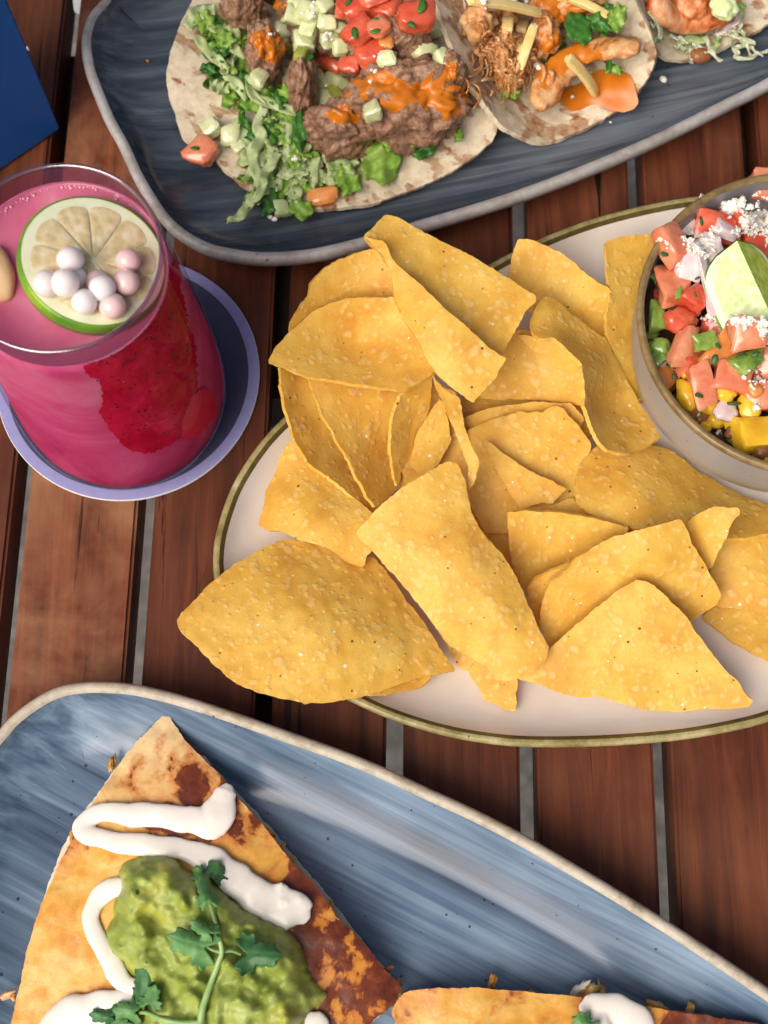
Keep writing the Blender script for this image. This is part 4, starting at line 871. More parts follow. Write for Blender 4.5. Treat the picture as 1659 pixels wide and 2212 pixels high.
for x, y, r_, mt, dz in [(395, 635, 77, M_PEARL, 0), (720, 640, 72, M_PEARLP, 0), (262, 768, 78, M_PEARL, -1), (365, 765, 81, M_PEARL, 1.5), (575, 795, 77, M_PEARL, 1.5), (710, 760, 76, M_PEARLP, .3), (475, 870, 73, M_PEARL, 0), (632, 893, 77, M_PEARLP, -.3), (545, 760, 70, M_PEARLP, -2.2), (425, 735, 66, M_PEARL, -2.2)]:
    q = (x * .3838, 318 + y * .3838); rp = r_ * .3838 * sc * .97
    d = ray(*q).normalized(); t = ((lc - CAMP).dot(tn) + rp * .85 + dz * .001) / d.dot(tn); p = CAMP + d * t
    o = obj('pearl', blob(p, (rp, rp, rp * .97), .02, 1, 4), mt)
    tag(o, 'milky white round pearl resting on the lime slice' if mt is M_PEARL else 'pinkish round pearl resting on the lime slice', 'pearl', 'white pearls on the lime slice' if mt is M_PEARL else 'pink pearls on the lime slice')
for q, rz, sz in (((-8, 592), .3, (.0055, .0095, .004)),):
    p = P(*q, zs + 1.5); o = obj('fruit_piece', blob(p, sz, .12, 1.3, 3, (.1, .1, rz)), M_PINE); tag(o, 'pale yellow fruit chunk floating in the pink drink beside the lime', 'fruit piece')
# ------------------------------------------------------------------ tacos on the slate plate
def proj(p):
    v = Vector(p) - CAMP; x = v.x; y = ct * v.y + st * v.z; z = -st * v.y + ct * v.z
    return PW / 2 + F * x / -z, PH / 2 - F * y / -z
def coat(geo, ells, off=.0003, th=-.12, nsc=180):      # a film of sauce lying on the top of another piece
    V, Fc = geo; N = normals(V, Fc); keep = []; cc = sum((Vector(v) for v in V), Vector()) / len(V)
    if sum(1 if (V[i] - cc).dot(Vector(N[i])) > 0 else -1 for i in range(0, len(V), 7)) < 0: Fc = [t[::-1] for t in Fc]; N = -N
    for f in Fc:
        c = (V[f[0]] + V[f[1]] + V[f[2]]) / 3; x, y = proj(c); n = (N[f[0]] + N[f[1]] + N[f[2]])
        if n[2] < .15: continue
        for ex, ey, rx, ry in ells:
            if ((x - ex) / rx) ** 2 + ((y - ey) / ry) ** 2 + 1.1 * noise.noise(c * nsc) + .6 * noise.noise(c * nsc * 3) < .72: keep.append(f); break
    ids = sorted({i for f in keep for i in f}); mp = {i: k for k, i in enumerate(ids)}
    f2 = [tuple(mp[i] for i in f) for f in keep]; bd = {i for e in boundary(f2) for i in e}
    return [V[i] + Vector(N[i]) * (off * (.1 if mp[i] in bd else 1) + .00025 * noise.noise(V[i] * 350)) for i in ids], f2
def ribbon(pts, wid, z_of, ruf, up, taper=.5):
    """a wavy shred: pts in photo px, width px, laid z mm above z_of"""
    c = crom(pts, 6); n = len(c); V, Fc = [], []; m = 5; ph = R.uniform(0, 6); fr = R.uniform(.45, .95)
    for i, p in enumerate(c):
        t = c[min(i + 1, n - 1)] - c[max(i - 1, 0)]; L = max(np.hypot(*t), 1e-6); nn = np.array([-t[1], t[0]]) / L
        f = i / (n - 1); wd = wid * (taper + (1 - taper) * math.sin(math.pi * min(1, f * .9 + .08)))
        for k in range(m):
            u = -1 + 2 * k / (m - 1); q = p + nn * u * wd / 2
            z = z_of(q) + up + ruf * (abs(u) * math.sin(fr * i + ph + (1.7 if u > 0 else 0)) + .5 * u * math.sin(.5 * i + ph))
            V.append(P(q[0], q[1], z))
    for i in range(n - 1):
        for k in range(m - 1): Fc.append((i * m + k, i * m + k + 1, (i + 1) * m + k + 1, (i + 1) * m + k))
    N = normals(V, [t for q in Fc for t in ((q[0], q[1], q[2]), (q[0], q[2], q[3]))]); k0 = len(V)
    V2 = V + [v - Vector(nv) * .0005 for v, nv in zip(V, N)]
    F2 = Fc + [tuple(j + k0 for j in q[::-1]) for q in Fc] + [(b, a, a + k0, b + k0) for a, b in boundary(Fc)]
    return V2, F2
def leafpatch(cx, cy, rx, ry, rot, z_of, up, ruf, thick=.0006, step=6, tilt=(0, 0)):
    out = []; s0 = R.random() * 40
    for i in range(26):
        a = 2 * math.pi * i / 26; k = 1 + .38 * noise.noise(Vector((math.cos(a) * 1.6, math.sin(a) * 1.6, s0))) + .07 * math.sin(9 * a + s0)
        x, y = rx * k * math.cos(a), ry * k * math.sin(a); out.append((cx + x * math.cos(rot) - y * math.sin(rot), cy + x * math.sin(rot) + y * math.cos(rot)))
    zc_ = z_of((cx, cy)) + up
    ctrl = [(cx - 60, cy - 60, zc_ - tilt[0] - tilt[1]), (cx + 60, cy - 60, zc_ + tilt[0] - tilt[1]), (cx, cy + 60, zc_ + tilt[1])]
    ph = R.uniform(0, 6)
    def ex(q):
        u = ((q[:, 0] - cx) * math.cos(rot) + (q[:, 1] - cy) * math.sin(rot)) / rx; v = (-(q[:, 0] - cx) * math.sin(rot) + (q[:, 1] - cy) * math.cos(rot)) / ry
        return ruf * ((u * u + v * v) * np.sin(np.arctan2(v, u) * 6 + ph + 1.5 * u) + .7 * np.sin(u * 6 + ph + 2 * v) * np.cos(v * 7 + u) - .2 * (u * u + v * v))
    return sheet(out, ctrl, step, thick, .0002, 1.0, 300, s0, False, 1, ex)
def zfun(ctrl):
    f = tps(ctrl); return lambda q: float(f([q])[0])
def pxs(q, z): return pxmm(q[0], q[1], z)

# --- taco with ground meat
c1 = [(361, 160, 19), (395, 295, 13.5), (525, 400, 11.5), (725, 450, 11.5), (979, 370, 15), (1077, 272, 21), (980, 60, 28), (960, -120, 26), (700, 150, 9.5), (420, 0, 18), (600, -180, 16), (760, -220, 18)]
o1 = [(470, -110), (430, -30), (415, 0), (393, 45), (372, 100), (361, 145), (359, 175), (367, 215), (380, 250), (395, 295), (420, 318), (455, 338), (490, 370), (525, 400), (575, 435), (650, 450), (725, 451), (800, 442), (829, 433), (904, 405), (979, 370), (1029, 335), (1064, 305), (1077, 272), (1060, 225), (1030, 150), (1010, 60), (1000, -40), (980, -140), (900, -210), (760, -240), (600, -200)]
z1 = zfun(c1)
tA = thing('taco', P(700, 130, 8), 'taco heaped with ground meat, diced cucumber, tomato and lettuce', 'taco', 'tacos in a row on the slate plate')
def extra1(q): return 1.1 * np.sin(q[:, 0] * .021 + 1) * np.sin(q[:, 1] * .026)
obj('tortilla', sheet(o1, c1, 9, .0019, .00045, 2.0, 120, 3.3, extra=extra1), M_TORT, tA, sharp=45)
def zt(x, y): return 418.4 + .3838 * x, .3838 * y
MG, MO = [], []
for x, y, rx, ry, up, rz in [(280, 30, 120, 95, 15, 14), (400, 300, 105, 150, 14, 14), (610, 480, 80, 150, 13, 13), (830, 735, 195, 135, 13, 14), (1200, 575, 345, 225, 15, 17), (1200, 220, 130, 110, 18, 13), (760, 150, 220, 150, 14, 13), (1440, 430, 90, 90, 16, 12), (620, 10, 150, 90, 16, 13), (1000, 300, 180, 150, 14, 13), (960, 60, 200, 140, 16, 12), (1030, 620, 130, 120, 12, 12), (480, -150, 200, 120, 15, 13), (1000, -180, 300, 150, 16, 13)]:
    q = zt(x, y); z = z1(q) + up; sc = pxs(q, z)
    g = blob(P(*q, z), (rx * .3838 * sc, ry * .3838 * sc, rz * .001), .30, 2.2, 5, (0, 0, 0), fine=.10); MG.append(g)
    MO.append(obj('meat_chunk', g, M_MEAT, tA))
for gi, ells in [(1, [(585, 95, 52, 40)]), (4, [(880, 195, 130, 38), (820, 180, 60, 36), (950, 205, 60, 60), (850, 225, 40, 20)]), (3, [(745, 245, 46, 24)]), (7, [(970, 160, 30, 26)]), (11, [(800, 150, 60, 30)]), (8, [(600, 15, 26, 40)]), (9, [(860, 130, 40, 20), (900, 130, 30, 20)])]:
    g = coat(MG[gi], ells)
    if len(g[1]) > 8: obj('sauce_film', g, M_SAUCE, MO[gi])
T1 = bvh(*MG); 
def top1(q, up=0.0):
    h = hit(q[0], q[1], T1); z = h.z * 1000 if h else z1(q)
    return max(z, z1(q)) + up
# lettuce
def scatter(spine, n, spread, mats, lo, hi, zf, par, up=(2, 7), wid=(15, 34), ln=(40, 100), nm='lettuce_shred'):
    sp = crom(spine, 10)
    for _ in range(n):
        p = sp[R.randrange(len(sp))] + np.array([R.gauss(0, spread), R.gauss(0, spread)]); a = R.uniform(0, 6.28); L = R.uniform(*ln)
        pts = [p]
        for _k in range(4):
            a += R.uniform(-.7, .7); pts.append(pts[-1] + np.array([math.cos(a), math.sin(a)]) * L / 4)
        obj(nm, ribbon(pts, R.uniform(*wid), zf, R.uniform(lo, hi), R.uniform(*up)), R.choice(mats), par)
scatter([(440, 20), (470, 80), (510, 130), (530, 180), (560, 230), (600, 290)], 40, 20, [M_LETG, M_LETG, M_LETP, M_LETD], 1.0, 2.6, z1, tA)
scatter([(545, 190), (575, 240), (610, 285), (600, 340), (560, 400)], 30, 22, [M_LETP, M_LETP, M_LETG], 1.0, 2.6, z1, tA)
scatter([(600, 330), (640, 370), (700, 350)], 12, 22, [M_LETP, M_LETG], .8, 2, z1, tA, (1, 4))
for x, y, rx, ry, rot, up, ruf, mt in [(600, 730, 50, 105, .1, 10, 1.5, M_LETD), (95, 270, 45, 60, .3, 6, 2, M_LETD), (90, 390, 50, 40, .2, 5, 2, M_LETD), (270, 455, 45, 60, .1, 7, 2, M_LETD), (480, 550, 60, 60, .5, 8, 2, M_LETD), (430, 740, 50, 70, -.4, 7, 2, M_LETD), (150, 300, 40, 50, .8, 8, 2, M_LETD), (60, 120, 70, 60, .2, 6, 2.2, M_LETG), (180, 220, 60, 50, .6, 9, 2, M_LETG), (350, 110, 45, 55, .3, 9, 2, M_LETD), (330, 770, 40, 30, .2, 5, 1.6, M_LETD), (430, 1130, 35, 80, .3, 3.5, 1.5, M_LETD), (340, 1110, 45, 70, .6, 4.5, 2, M_LETG),
        (1060, 890, 105, 165, .5, 6, 2.4, M_LETG), (870, 1015, 70, 100, .05, 5, 2.2, M_LETG), (1110, 790, 60, 60, .4, 9, 2, M_LETG), (1230, 785, 75, 40, .2, 8, 1.6, M_LETG), (1310, 835, 85, 50, -.6, 6, 1.8, M_LETD), (1490, 760, 26, 40, .3, 5, 1, M_LETG), (600, 1175, 75, 60, .2, 4, 1.8, M_LETG), (560, 880, 80, 50, .4, 6, 2, M_LETP), (830, 900, 110, 70, .2, 5, 2, M_LETP), (680, 960, 28, 100, .05, 5, 1.2, M_LETP), (560, 960, 90, 50, -.2, 3.5, 1.5, M_LETP), (800, 1000, 60, 60, 0, 3, 1.5, M_LETP), (1000, 900, 60, 50, 0, 4, 1.5, M_LETP), (540, 520, 60, 45, .3, 12, 1.5, M_LETG)]:
    q = zt(x, y)
    obj('lettuce_leaf', leafpatch(q[0], q[1], rx * .3838, ry * .3838, rot, z1, up, ruf), mt, tA)
for pts, w_ in [([(400, 600), (360, 700), (380, 780), (330, 860), (350, 960), (370, 1050)], 70), ([(480, 860), (430, 930), (390, 1000), (380, 1070), (330, 1140)], 60), ([(210, 130), (240, 200), (230, 270), (290, 320)], 60), ([(340, 540), (430, 580), (520, 610), (590, 640)], 60), ([(300, 420), (330, 520), (400, 600)], 50), ([(20, 200), (60, 260), (130, 330), (200, 400)], 60), ([(170, 420), (240, 470), (300, 560)], 60)]:
    obj('lettuce_shred', ribbon([zt(*p) for p in pts], w_ * .3838, z1, 1.6, 8), M_LETP, tA)
q = zt(495, 1165); obj('lettuce_rib', dice(P(*q, z1(q) + 2.5), (36 * pxs(q, 12), 34 * pxs(q, 12), .004), (.1, .1, .2)), M_LETP, tA, sharp=50)
for x, y, s_, mt in [(560, 95, 92, 0), (655, 65, 110, 0), (745, 130, 92, 0), (615, 235, 100, 0), (760, 220, 95, 0), (500, 165, 80, 0), (360, 435, 95, 0), (520, 430, 105, 0), (650, 180, 80, 0), (700, 460, 95, 0), (810, 455, 95, 0), (720, 575, 110, 0), (790, 545, 88, 1), (1005, 630, 92, 0), (100, 725, 92, 0), (208, 765, 92, 0), (1345, 170, 100, 0), (1300, 290, 105, 0), (1400, 320, 85, 0), (1090, 335, 90, 0), (250, 825, 60, 0), (600, 315, 70, 1), (820, 160, 70, 0), (730, 30, 90, 0), (540, 270, 60, 1), (580, 20, 80, 0), (830, 260, 70, 0)]:
    q = zt(x, y); z = top1(q, 2.4); sc = pxs(q, z); a_ = s_ * .3838 * sc * 1.14
    obj('cucumber_dice', dice(P(*q, z), (a_, a_ * R.uniform(.8, 1.15), a_ * R.uniform(.6, .9))), (M_CUKE, M_OLIVE)[mt], tA, sharp=50)
for x, y, s_, mt, up in [(930, 30, 170, M_TOM, 5), (1080, 40, 150, M_TOM, 5), (935, 165, 140, M_TOM, 6), (1000, 300, 150, M_TOM, 4), (780, 340, 170, M_TOM, 4), (885, 365, 90, M_TOM, 3), (1250, 95, 165, M_TOM, 4), (1175, 30, 90, M_TOMP, 6), (1050, 150, 110, M_TOMP, 6), (45, 850, 130, M_TOMP, 3), (725, 1110, 120, M_TOMO, 2.5), (850, 60, 80, M_TOM, 4), (1000, -70, 160, M_TOM, 6), (1150, -60, 160, M_TOM, 6), (1080, 230, 70, M_TOMO, 5)]:
    q = zt(x, y); z = top1(q, up); sc = pxs(q, z); a_ = s_ * .3838 * sc * 1.22
    obj('tomato_piece', dice(P(*q, z), (a_, a_ * R.uniform(.75, 1.0), a_ * .55), (R.uniform(-.3, .3), R.uniform(-.3, .3), R.uniform(0, 6)), .18, .18), mt, tA, sharp=60)
T1b = bvh(*[([v.co + parent_base(tA) for v in o.data.vertices], [tuple(p.vertices) for p in o.data.polygons]) for o in tA.children])
def on(tree, q, up=.0006): 
    h = hit(q[0], q[1], tree); return (h if h is not None else P(q[0], q[1], 12)) + Vector((0, 0, up))
for x, y, s_ in [(905, 190, 36), (1020, 180, 30), (1285, 40, 44), (1220, 140, 34), (10, 840, 26), (1025, 110, 16), (640, 330, 40), (870, 20, 26), (855, 720, 8), (780, 810, 7), (1100, 625, 9), (700, 850, 9)]:
    h = on(T1b, zt(x, y)); a_ = s_ * .3838 * pxmm(700, 100, 30)
    obj('herb_fleck', blob(h, (a_, a_ * .5, a_ * .2), .4, 1.5, 2), M_HERB if s_ < 12 else M_LETD, tA)
g = []
for x, y, s_, n in [(760, 210, 40, 9), (440, 190, 20, 4), (430, 1222, 6, 2), (1000, 400, 60, 5), (680, 60, 60, 8), (560, 890, 30, 4)]:
    for _ in range(n):
        h = on(T1b, zt(x + R.gauss(0, s_ * .5), y + R.gauss(0, s_ * .5)), .0004); a_ = R.uniform(.0005, .0011); g.append(blob(h, (a_, a_, a_ * .7), .3, 1.5, 1))
o = obj('cheese_crumbs', join(*g), M_CHEESE, tA, smooth=False); o['kind'] = 'stuff'

# --- chicken taco
c2 = [(935, 0, 40), (974, 95, 38), (1044, 220, 32), (1079, 265, 25), (1130, 294, 17), (1174, 306, 13), (1264, 277, 11.5), (1340, 240, 14), (1385, 190, 22), (1414, 135, 29), (1404, 65, 34), (1369, 0, 38), (1180, 150, 11), (1180, -50, 11), (1090, 200, 17), (960, -150, 38), (1360, -150, 38)]
o2 = [(925, -150), (928, -60), (937, 0), (954, 40), (974, 95), (994, 145), (1019, 185), (1044, 220), (1069, 253), (1089, 277), (1129, 295), (1150, 304), (1174, 306), (1209, 300), (1264, 277), (1324, 245), (1369, 210), (1399, 170), (1412, 145), (1418, 110), (1404, 65), (1384, 30), (1372, 0), (1370, -80), (1350, -180), (1250, -260), (1100, -270), (980, -220)]
z2 = zfun(c2)
tB = thing('taco', P(1180, 100, 8), 'taco with sliced chicken, orange sauce and fried tortilla strips', 'taco', 'tacos in a row on the slate plate')
obj('tortilla', sheet(o2, c2, 8, .0021, .0005, 2.0, 120, 5.1), M_TORT2, tB, sharp=45)
def zs_(x, y): return 1000.5 + .397 * x, .397 * y
scatter([(1100, 60), (1200, 20), (1290, 50), (1340, 40)], 16, 20, [M_LETG, M_LETP, M_LETD], .8, 2.0, z2, tB, (6, 12))
BG = []
pth = [(960, 262), (920, 262), (860, 262), (790, 262), (700, 275), (620, 310), (550, 365), (490, 430), (450, 500), (425, 560), (418, 600)]
rd = [30, 52, 68, 70, 66, 72, 84, 92, 86, 66, 30]
cpx = crom([zs_(*p) for p in pth], 4); rds = np.interp(np.linspace(0, 1, len(cpx)), np.linspace(0, 1, len(rd)), rd)
g = tube([P(p[0], p[1], z2(p) + 14 - 2.5 * abs(i / len(cpx) - .4)) for i, p in enumerate(cpx)], [r * .397 * pxs(p, 26) for r, p in zip(rds, cpx)], 18, .6, .34, 300); 
g = (g[0], [t for q in g[1] for t in ((q[0], q[1], q[2]),) + (((q[0], q[2], q[3]),) if len(q) == 4 else ())]); BG.append(g)
obj('chicken_slice', g, M_CHICK, tB)
for x, y, rx, ry, up in [(80, 130, 90, 85, 17), (450, 190, 75, 110, 17), (470, 50, 110, 100, 16), (180, 70, 110, 90, 14), (300, 320, 110, 110, 8), (170, 260, 120, 110, 9), (620, 30, 150, 90, 13), (240, 420, 90, 70, 7), (400, -80, 220, 100, 15), (150, -60, 150, 90, 15)]:
    q = zs_(x, y); z = z2(q) + up; sc = pxs(q, z) * .397
    g = blob(P(*q, z), (rx * sc, ry * sc, .008), .35, 1.8, 4, (0, 0, 0), fine=.1); BG.append(g); obj('chicken_chunk', g, M_CHICK, tB)
for gi, ells in [(0, [(1230, 118, 85, 42), (1190, 150, 40, 40)]), (2, [(1180, 80, 28, 30)]), (3, [(1195, 30, 50, 55)]), (7, [(1240, 12, 50, 20)])]:
    g = coat(BG[gi], ells, .0006, nsc=120)
    if len(g[1]) > 8: obj('sauce_film', g, M_SAUCE, tB)
T2 = bvh(*BG)
g = []
for _ in range(90):                                   # pulled strands
    x, y = R.gauss(190, 95), R.gauss(290, 110)
    if y > 480 or x < -10: continue
    q0 = np.array(zs_(x, y)); a = R.uniform(-.9, 1.0); L = R.uniform(20, 55); pts = []
    for i in range(6):
        q = q0 + np.array([math.cos(a + .25 * i), math.sin(a + .25 * i)]) * L * i / 5; pts.append(on(T2, q, .0012 + .0016 * math.sin(i)))
        if hit(q[0], q[1], T2) is None: pts[-1] = P(q[0], q[1], z2(q) + 6)
    w_ = R.uniform(.0004, .0010)
    obj('chicken_shred', tube(pts, [w_ * k for k in (.5, 1, 1, 1, .9, .4)], 6, .8, .2, 400), M_CHICK, tB)
pool = [(690, 400), (760, 372), (840, 392), (900, 400), (930, 450), (948, 520), (955, 560), (935, 592), (870, 614), (820, 604), (760, 578), (700, 562), (640, 592), (590, 604), (540, 562), (515, 512), (600, 470), (650, 440)]
pq = [zs_(*p) for p in pool]
obj('sauce_pool', sheet(pq, [(p[0], p[1], max(z2(p), 9.5) + .9) for p in pq] + [(*zs_(750, 490), z2(zs_(750, 490)) + 2.8), (*zs_(870, 520), z2(zs_(870, 520)) + 2.6)], 7, .0016, .0001, 1.2, rnd=2), M_SAUCE, tB, sharp=70)
T2b = bvh(*[([v.co + parent_base(tB) for v in o.data.vertices], [tuple(p.vertices) for p in o.data.polygons]) for o in tB.children])
def strip(a, b, wd, up0=.002, up1=.002, th=.0022):
    qa, qb = zs_(*a), zs_(*b); pa, pb = on(T2b, qa, up0), on(T2b, qb, up1); d = pb - pa; L = d.length; d.normalize()
    sdv_ = d.cross(Vector((0, 0, 1))).normalized(); upv_ = sdv_.cross(d); mid_ = (pa + pb) / 2; wdm = wd * .397 * pxs(qa, 25)
    V, Fc = dice((0, 0, 0), (1, 1, 1), (0, 0, 0), .04, .1)
    return [mid_ + d * v.x * L + sdv_ * v.y * wdm + upv_ * (v.z * th + .0012 * (1 - (2 * v.x) ** 2)) for v in V], Fc
for a, b, wd, u0, u1 in [((35, 40), (415, 110), 52, .004, .004), ((242, 110), (238, 182), 60, .001, .001), ((325, 120), (310, 180), 66, .001, .002), ((320, 165), (295, 285), 90, .003, .002), ((380, 180), (300, 405), 52, .004, .003), ((560, 370), (715, 535), 62, .006, .003), ((570, 40), (790, 115), 44, .005, .002)]:
    obj('tortilla_strip', strip(a, b, wd, u0, u1), M_STRIP, tB, sharp=50)
for x, y, rx, ry, rot, up, ruf, mt in [(630, 150, 90, 70, 1.1, 19, 1, M_LETD), (760, 120, 85, 50, .2, 17, 1.6, M_LETD), (840, 100, 50, 80, .1, 16, 1.8, M_LETG), (500, 235, 80, 40, -.5, 12, 1.5, M_LETD), (250, 500, 55, 45, .2, 5, 1.6, M_LETG), (815, 375, 55, 25, .2, 8, 1, M_LETG), (410, 285, 70, 40, .2, 9, 1, M_LETD)]:
    q = zs_(x, y); obj('lettuce_leaf', leafpatch(q[0], q[1], rx * .397, ry * .397, rot, z2, up, ruf), mt, tB)
g = []
for x, y, s_, n, sz in [(285, 25, 55, 60, .0012), (385, 145, 12, 5, .0011), (410, 360, 12, 4, .0016), (590, 530, 10, 3, .0008), (120, 40, 30, 8, .001)]:
    for _ in range(n):
        h = on(T2b, zs_(x + R.gauss(0, s_ * .5), y + R.gauss(0, s_ * .5)), .003 if y < 60 else .0008); a_ = sz * R.uniform(.6, 1.2); g.append(blob(h, (a_, a_, a_ * .7), .3, 1.5, 1))
o = obj('cheese_crumbs', join(*g), M_CHEESE, tB); o['kind'] = 'stuff'

# --- shrimp taco
c3 = [(1375, 0, 30), (1404, 60, 24), (1419, 110, 17), (1474, 131, 11.5), (1579, 95, 11.5), (1659, 50, 13), (1750, -20, 16), (1550, 20, 10), (1450, 40, 12), (1550, -150, 14), (1700, -150, 18)]
o3 = [(1372, -60), (1375, 0), (1392, 35), (1404, 62), (1412, 90), (1419, 113), (1439, 125), (1474, 131), (1529, 117), (1579, 95), (1629, 70), (1670, 44), (1740, -10), (1760, -90), (1720, -180), (1600, -240), (1470, -220), (1390, -150)]
z3 = zfun(c3)
tC = thing('taco', P(1560, -10, 8), 'taco with charred shrimp, shredded cabbage and pale green cream', 'taco', 'tacos in a row on the slate plate')
obj('tortilla', sheet(o3, c3, 8, .0019, .0005, 2.0, 120, 8.1), M_TORT, tC, sharp=45)
scatter([(1410, 20), (1440, 70), (1490, 85), (1560, 70), (1590, 50)], 26, 12, [M_CAB, M_CAB, M_LETP], .6, 1.6, z3, tC, (1.5, 5), (7, 15), (30, 70), 'cabbage_shred')
cpx = crom([zs_(*p) for p in [(1040, -60), (1070, 40), (1130, 95), (1230, 115), (1340, 95), (1430, 50), (1470, -30)]], 5)
rds = np.interp(np.linspace(0, 1, len(cpx)), [0, .2, .5, .8, 1], [60, 75, 80, 72, 50])
g = tube([P(p[0], p[1], z3(p) + 11) for p in cpx], [r * .397 * pxs(p, 22) for r, p in zip(rds, cpx)], 20, .75, .16, 260)
obj('shrimp', g, M_SHRIMP, tC)
q = zs_(1250, 10); obj('shrimp', blob(P(*q, z3(q) + 12), (.012, .009, .009), .25, 1.8, 4), M_SHRIMP, tC)
q = zs_(1420, 30); obj('green_cream', blob(P(*q, z3(q) + 19), (.0052, .0062, .0035), .25, 1.6, 4, (0, 0, .4)), M_AVO, tC)
q = zs_(1515, 30); obj('herb_fleck', blob(P(*q, z3(q) + 14), (.0012, .002, .0005), .3, 1.5, 2), M_LETG, tC)
for pts, w_, mt, up in [([(1010, 60), (1060, 110), (1080, 170), (1070, 210)], 30, M_CAB, 7), ([(1170, 240), (1230, 205), (1290, 215), (1330, 210)], 46, M_LETP, 5), ([(1380, 190), (1440, 150), (1490, 110), (1500, 40)], 30, M_ONION, 5), ([(1400, 140), (1460, 190), (1560, 220), (1590, 240)], 22, M_CAB, 3), ([(1590, 240), (1530, 250), (1470, 262), (1500, 290), (1470, 310)], 24, M_CAB, 1.5), ([(1470, 310), (1540, 318), (1600, 295), (1660, 275)], 20, M_CAB, 2)]:
    zf = (lambda q: max(z3(q), 9.0)) if pts[0][1] < 230 else (lambda q: 9.5)
    obj('cabbage_shred', ribbon([zs_(*p) for p in pts], w_ * .397, zf, .7, up), mt, tC)
q = zs_(1292, 302); o = obj('bean', blob(P(*q, 12.5), (.0047, .0033, .003), .08, 1.2, 3, (0, 0, .1)), M_BEAN); tag(o, 'single brown bean lying by the edge of the shrimp taco', 'bean')
for q_, s_, lb in [((1433, 171), .0018, 'white cheese crumb lying on the slate plate between chicken and shrimp taco'), ((319, 131), .0007, 'tiny orange crumb lying alone on the slate plate beside the meat taco'), ((1319, 264), .0006, 'speck of cheese on the slate plate below the chicken taco'), ((593, 473), .0013, 'white onion bit lying on the slate plate below the meat taco')]:
    zz = {1433: 10.5, 319: 9.5, 1319: 10, 593: 11.5}[q_[0]]
    o = obj('crumb', blob(P(*q_, zz), (s_, s_ * .8, s_ * .6), .3, 1.6, 2), M_CHEESE if 'orange' not in lb else M_SAUCE); tag(o, lb, 'crumb')

# ------------------------------------------------------------------ quesadilla wedges on the blue plate
def zq(x, y): return .5208 * x, 1455.2 + .5208 * y
def quesadilla(label, top, ctop, low, clow, fill, bits, seed):
    t = thing('quesadilla_wedge', P(*np.mean(top, 0), 7), label, 'quesadilla', 'quesadilla wedges on the blue plate')
    def ex(q): return .8 * np.sin(q[:, 0] * .022 + seed) * np.sin(q[:, 1] * .019 + 2 * seed)
    gt = sheet(top, ctop, 9, .002, .0006, 2.2, 130, seed, extra=ex)
    obj('top_tortilla', gt, M_QUES, t, sharp=45)
    obj('bottom_tortilla', sheet(low, clow, 9, .002, .0004, 3.0, 200, seed + 3), M_PALE, t, sharp=45)
    obj('filling', sheet(fill, [(p[0], p[1], p[2] - 1.9) for p in ctop], 10, .0075, .0009, 6, 300, seed + 5), M_FILL, t)
    for x, y, z, a_, mt in bits: obj('filling_bit', blob(P(x, y, z), (a_ * 1.5, a_ * .6, a_ * .5), .7, 1.8, 3), mt, t)
    return t, gt
top1_ = [(362, 1536), (370, 1554), (396, 1596), (448, 1648), (490, 1690), (521, 1731), (573, 1788), (625, 1856), (677, 1908), (729, 1981), (781, 2033), (833, 2096), (864, 2127), (854, 2169), (812, 2200), (770, 2245), (650, 2330), (480, 2390), (300, 2400), (120, 2370), (10, 2300), (23, 2212), (42, 2132), (57, 2054), (78, 1986), (104, 1920), (130, 1862), (160, 1808), (182, 1770), (205, 1728), (232, 1690), (262, 1645), (300, 1600), (335, 1562)]
ct1 = [(362, 1536, 15), (490, 1690, 18), (625, 1856, 19), (781, 2033, 19), (860, 2130, 15), (820, 2200, 16), (650, 2330, 18), (300, 2390, 18), (30, 2250, 15), (60, 2050, 17), (160, 1808, 18), (262, 1645, 17), (350, 1800, 21), (420, 2000, 22), (350, 2200, 22), (600, 2100, 22)]
low1 = [(352, 1545), (333, 1560), (292, 1606), (250, 1658), (222, 1700), (193, 1736), (163, 1783), (139, 1820), (118, 1872), (98, 1932), (82, 1990), (60, 2070), (48, 2140), (30, 2212), (20, 2300), (300, 2390), (650, 2320), (840, 2180), (858, 2130), (790, 2040), (690, 1912), (582, 1786), (450, 1645), (372, 1550)]
bits1 = []
for x, y, z in [(576, 1797, 14), (608, 1832, 13), (628, 1860, 13), (715, 1960, 14), (838, 2094, 13), (240, 1652, 13), (246, 1646, 12), (158, 1800, 13), (15, 2150, 13), (28, 2155, 12), (865, 2148, 12), (872, 2165, 12)]:
    bits1.append((x, y, z, R.uniform(.0011, .0021), R.choice([M_FILL, M_FILL, M_CHICK, M_FILL])))
q1, GQ1 = quesadilla('golden quesadilla wedge topped with sour cream, guacamole and cilantro', top1_, ct1, low1, [(352, 1545, 10), (60, 2070, 9.5), (858, 2130, 9.5), (300, 2380, 9.5)], [(362, 1560), (560, 1795), (700, 1960), (845, 2125), (800, 2190), (620, 2310), (300, 2380), (30, 2290), (60, 2100), (110, 1935), (200, 1760), (310, 1610)], bits1, 2.0)
top2_ = [(846, 2184), (858, 2160), (874, 2144), (905, 2137), (945, 2134), (1021, 2134), (1123, 2141), (1249, 2153), (1325, 2164), (1426, 2179), (1528, 2195), (1640, 2212), (1700, 2260), (1650, 2400), (1450, 2470), (1200, 2480), (1000, 2420), (880, 2300)]
ct2 = [(850, 2180, 16), (945, 2134, 18), (1123, 2141, 18.5), (1325, 2164, 18.5), (1528, 2195, 18), (1690, 2260, 16), (1450, 2470, 17), (1000, 2420, 17), (1200, 2280, 22)]
bits2 = [(1268, 2148, 14, .0032, M_FILL), (1252, 2140, 13, .0028, M_PALE), (1300, 2158, 12, .003, M_FILL), (1060, 2130, 13, .0022, M_FILL), (1420, 2174, 13, .0024, M_FILL), (1490, 2186, 13, .002, M_FILL), (860, 2150, 12, .003, M_CHICK)]
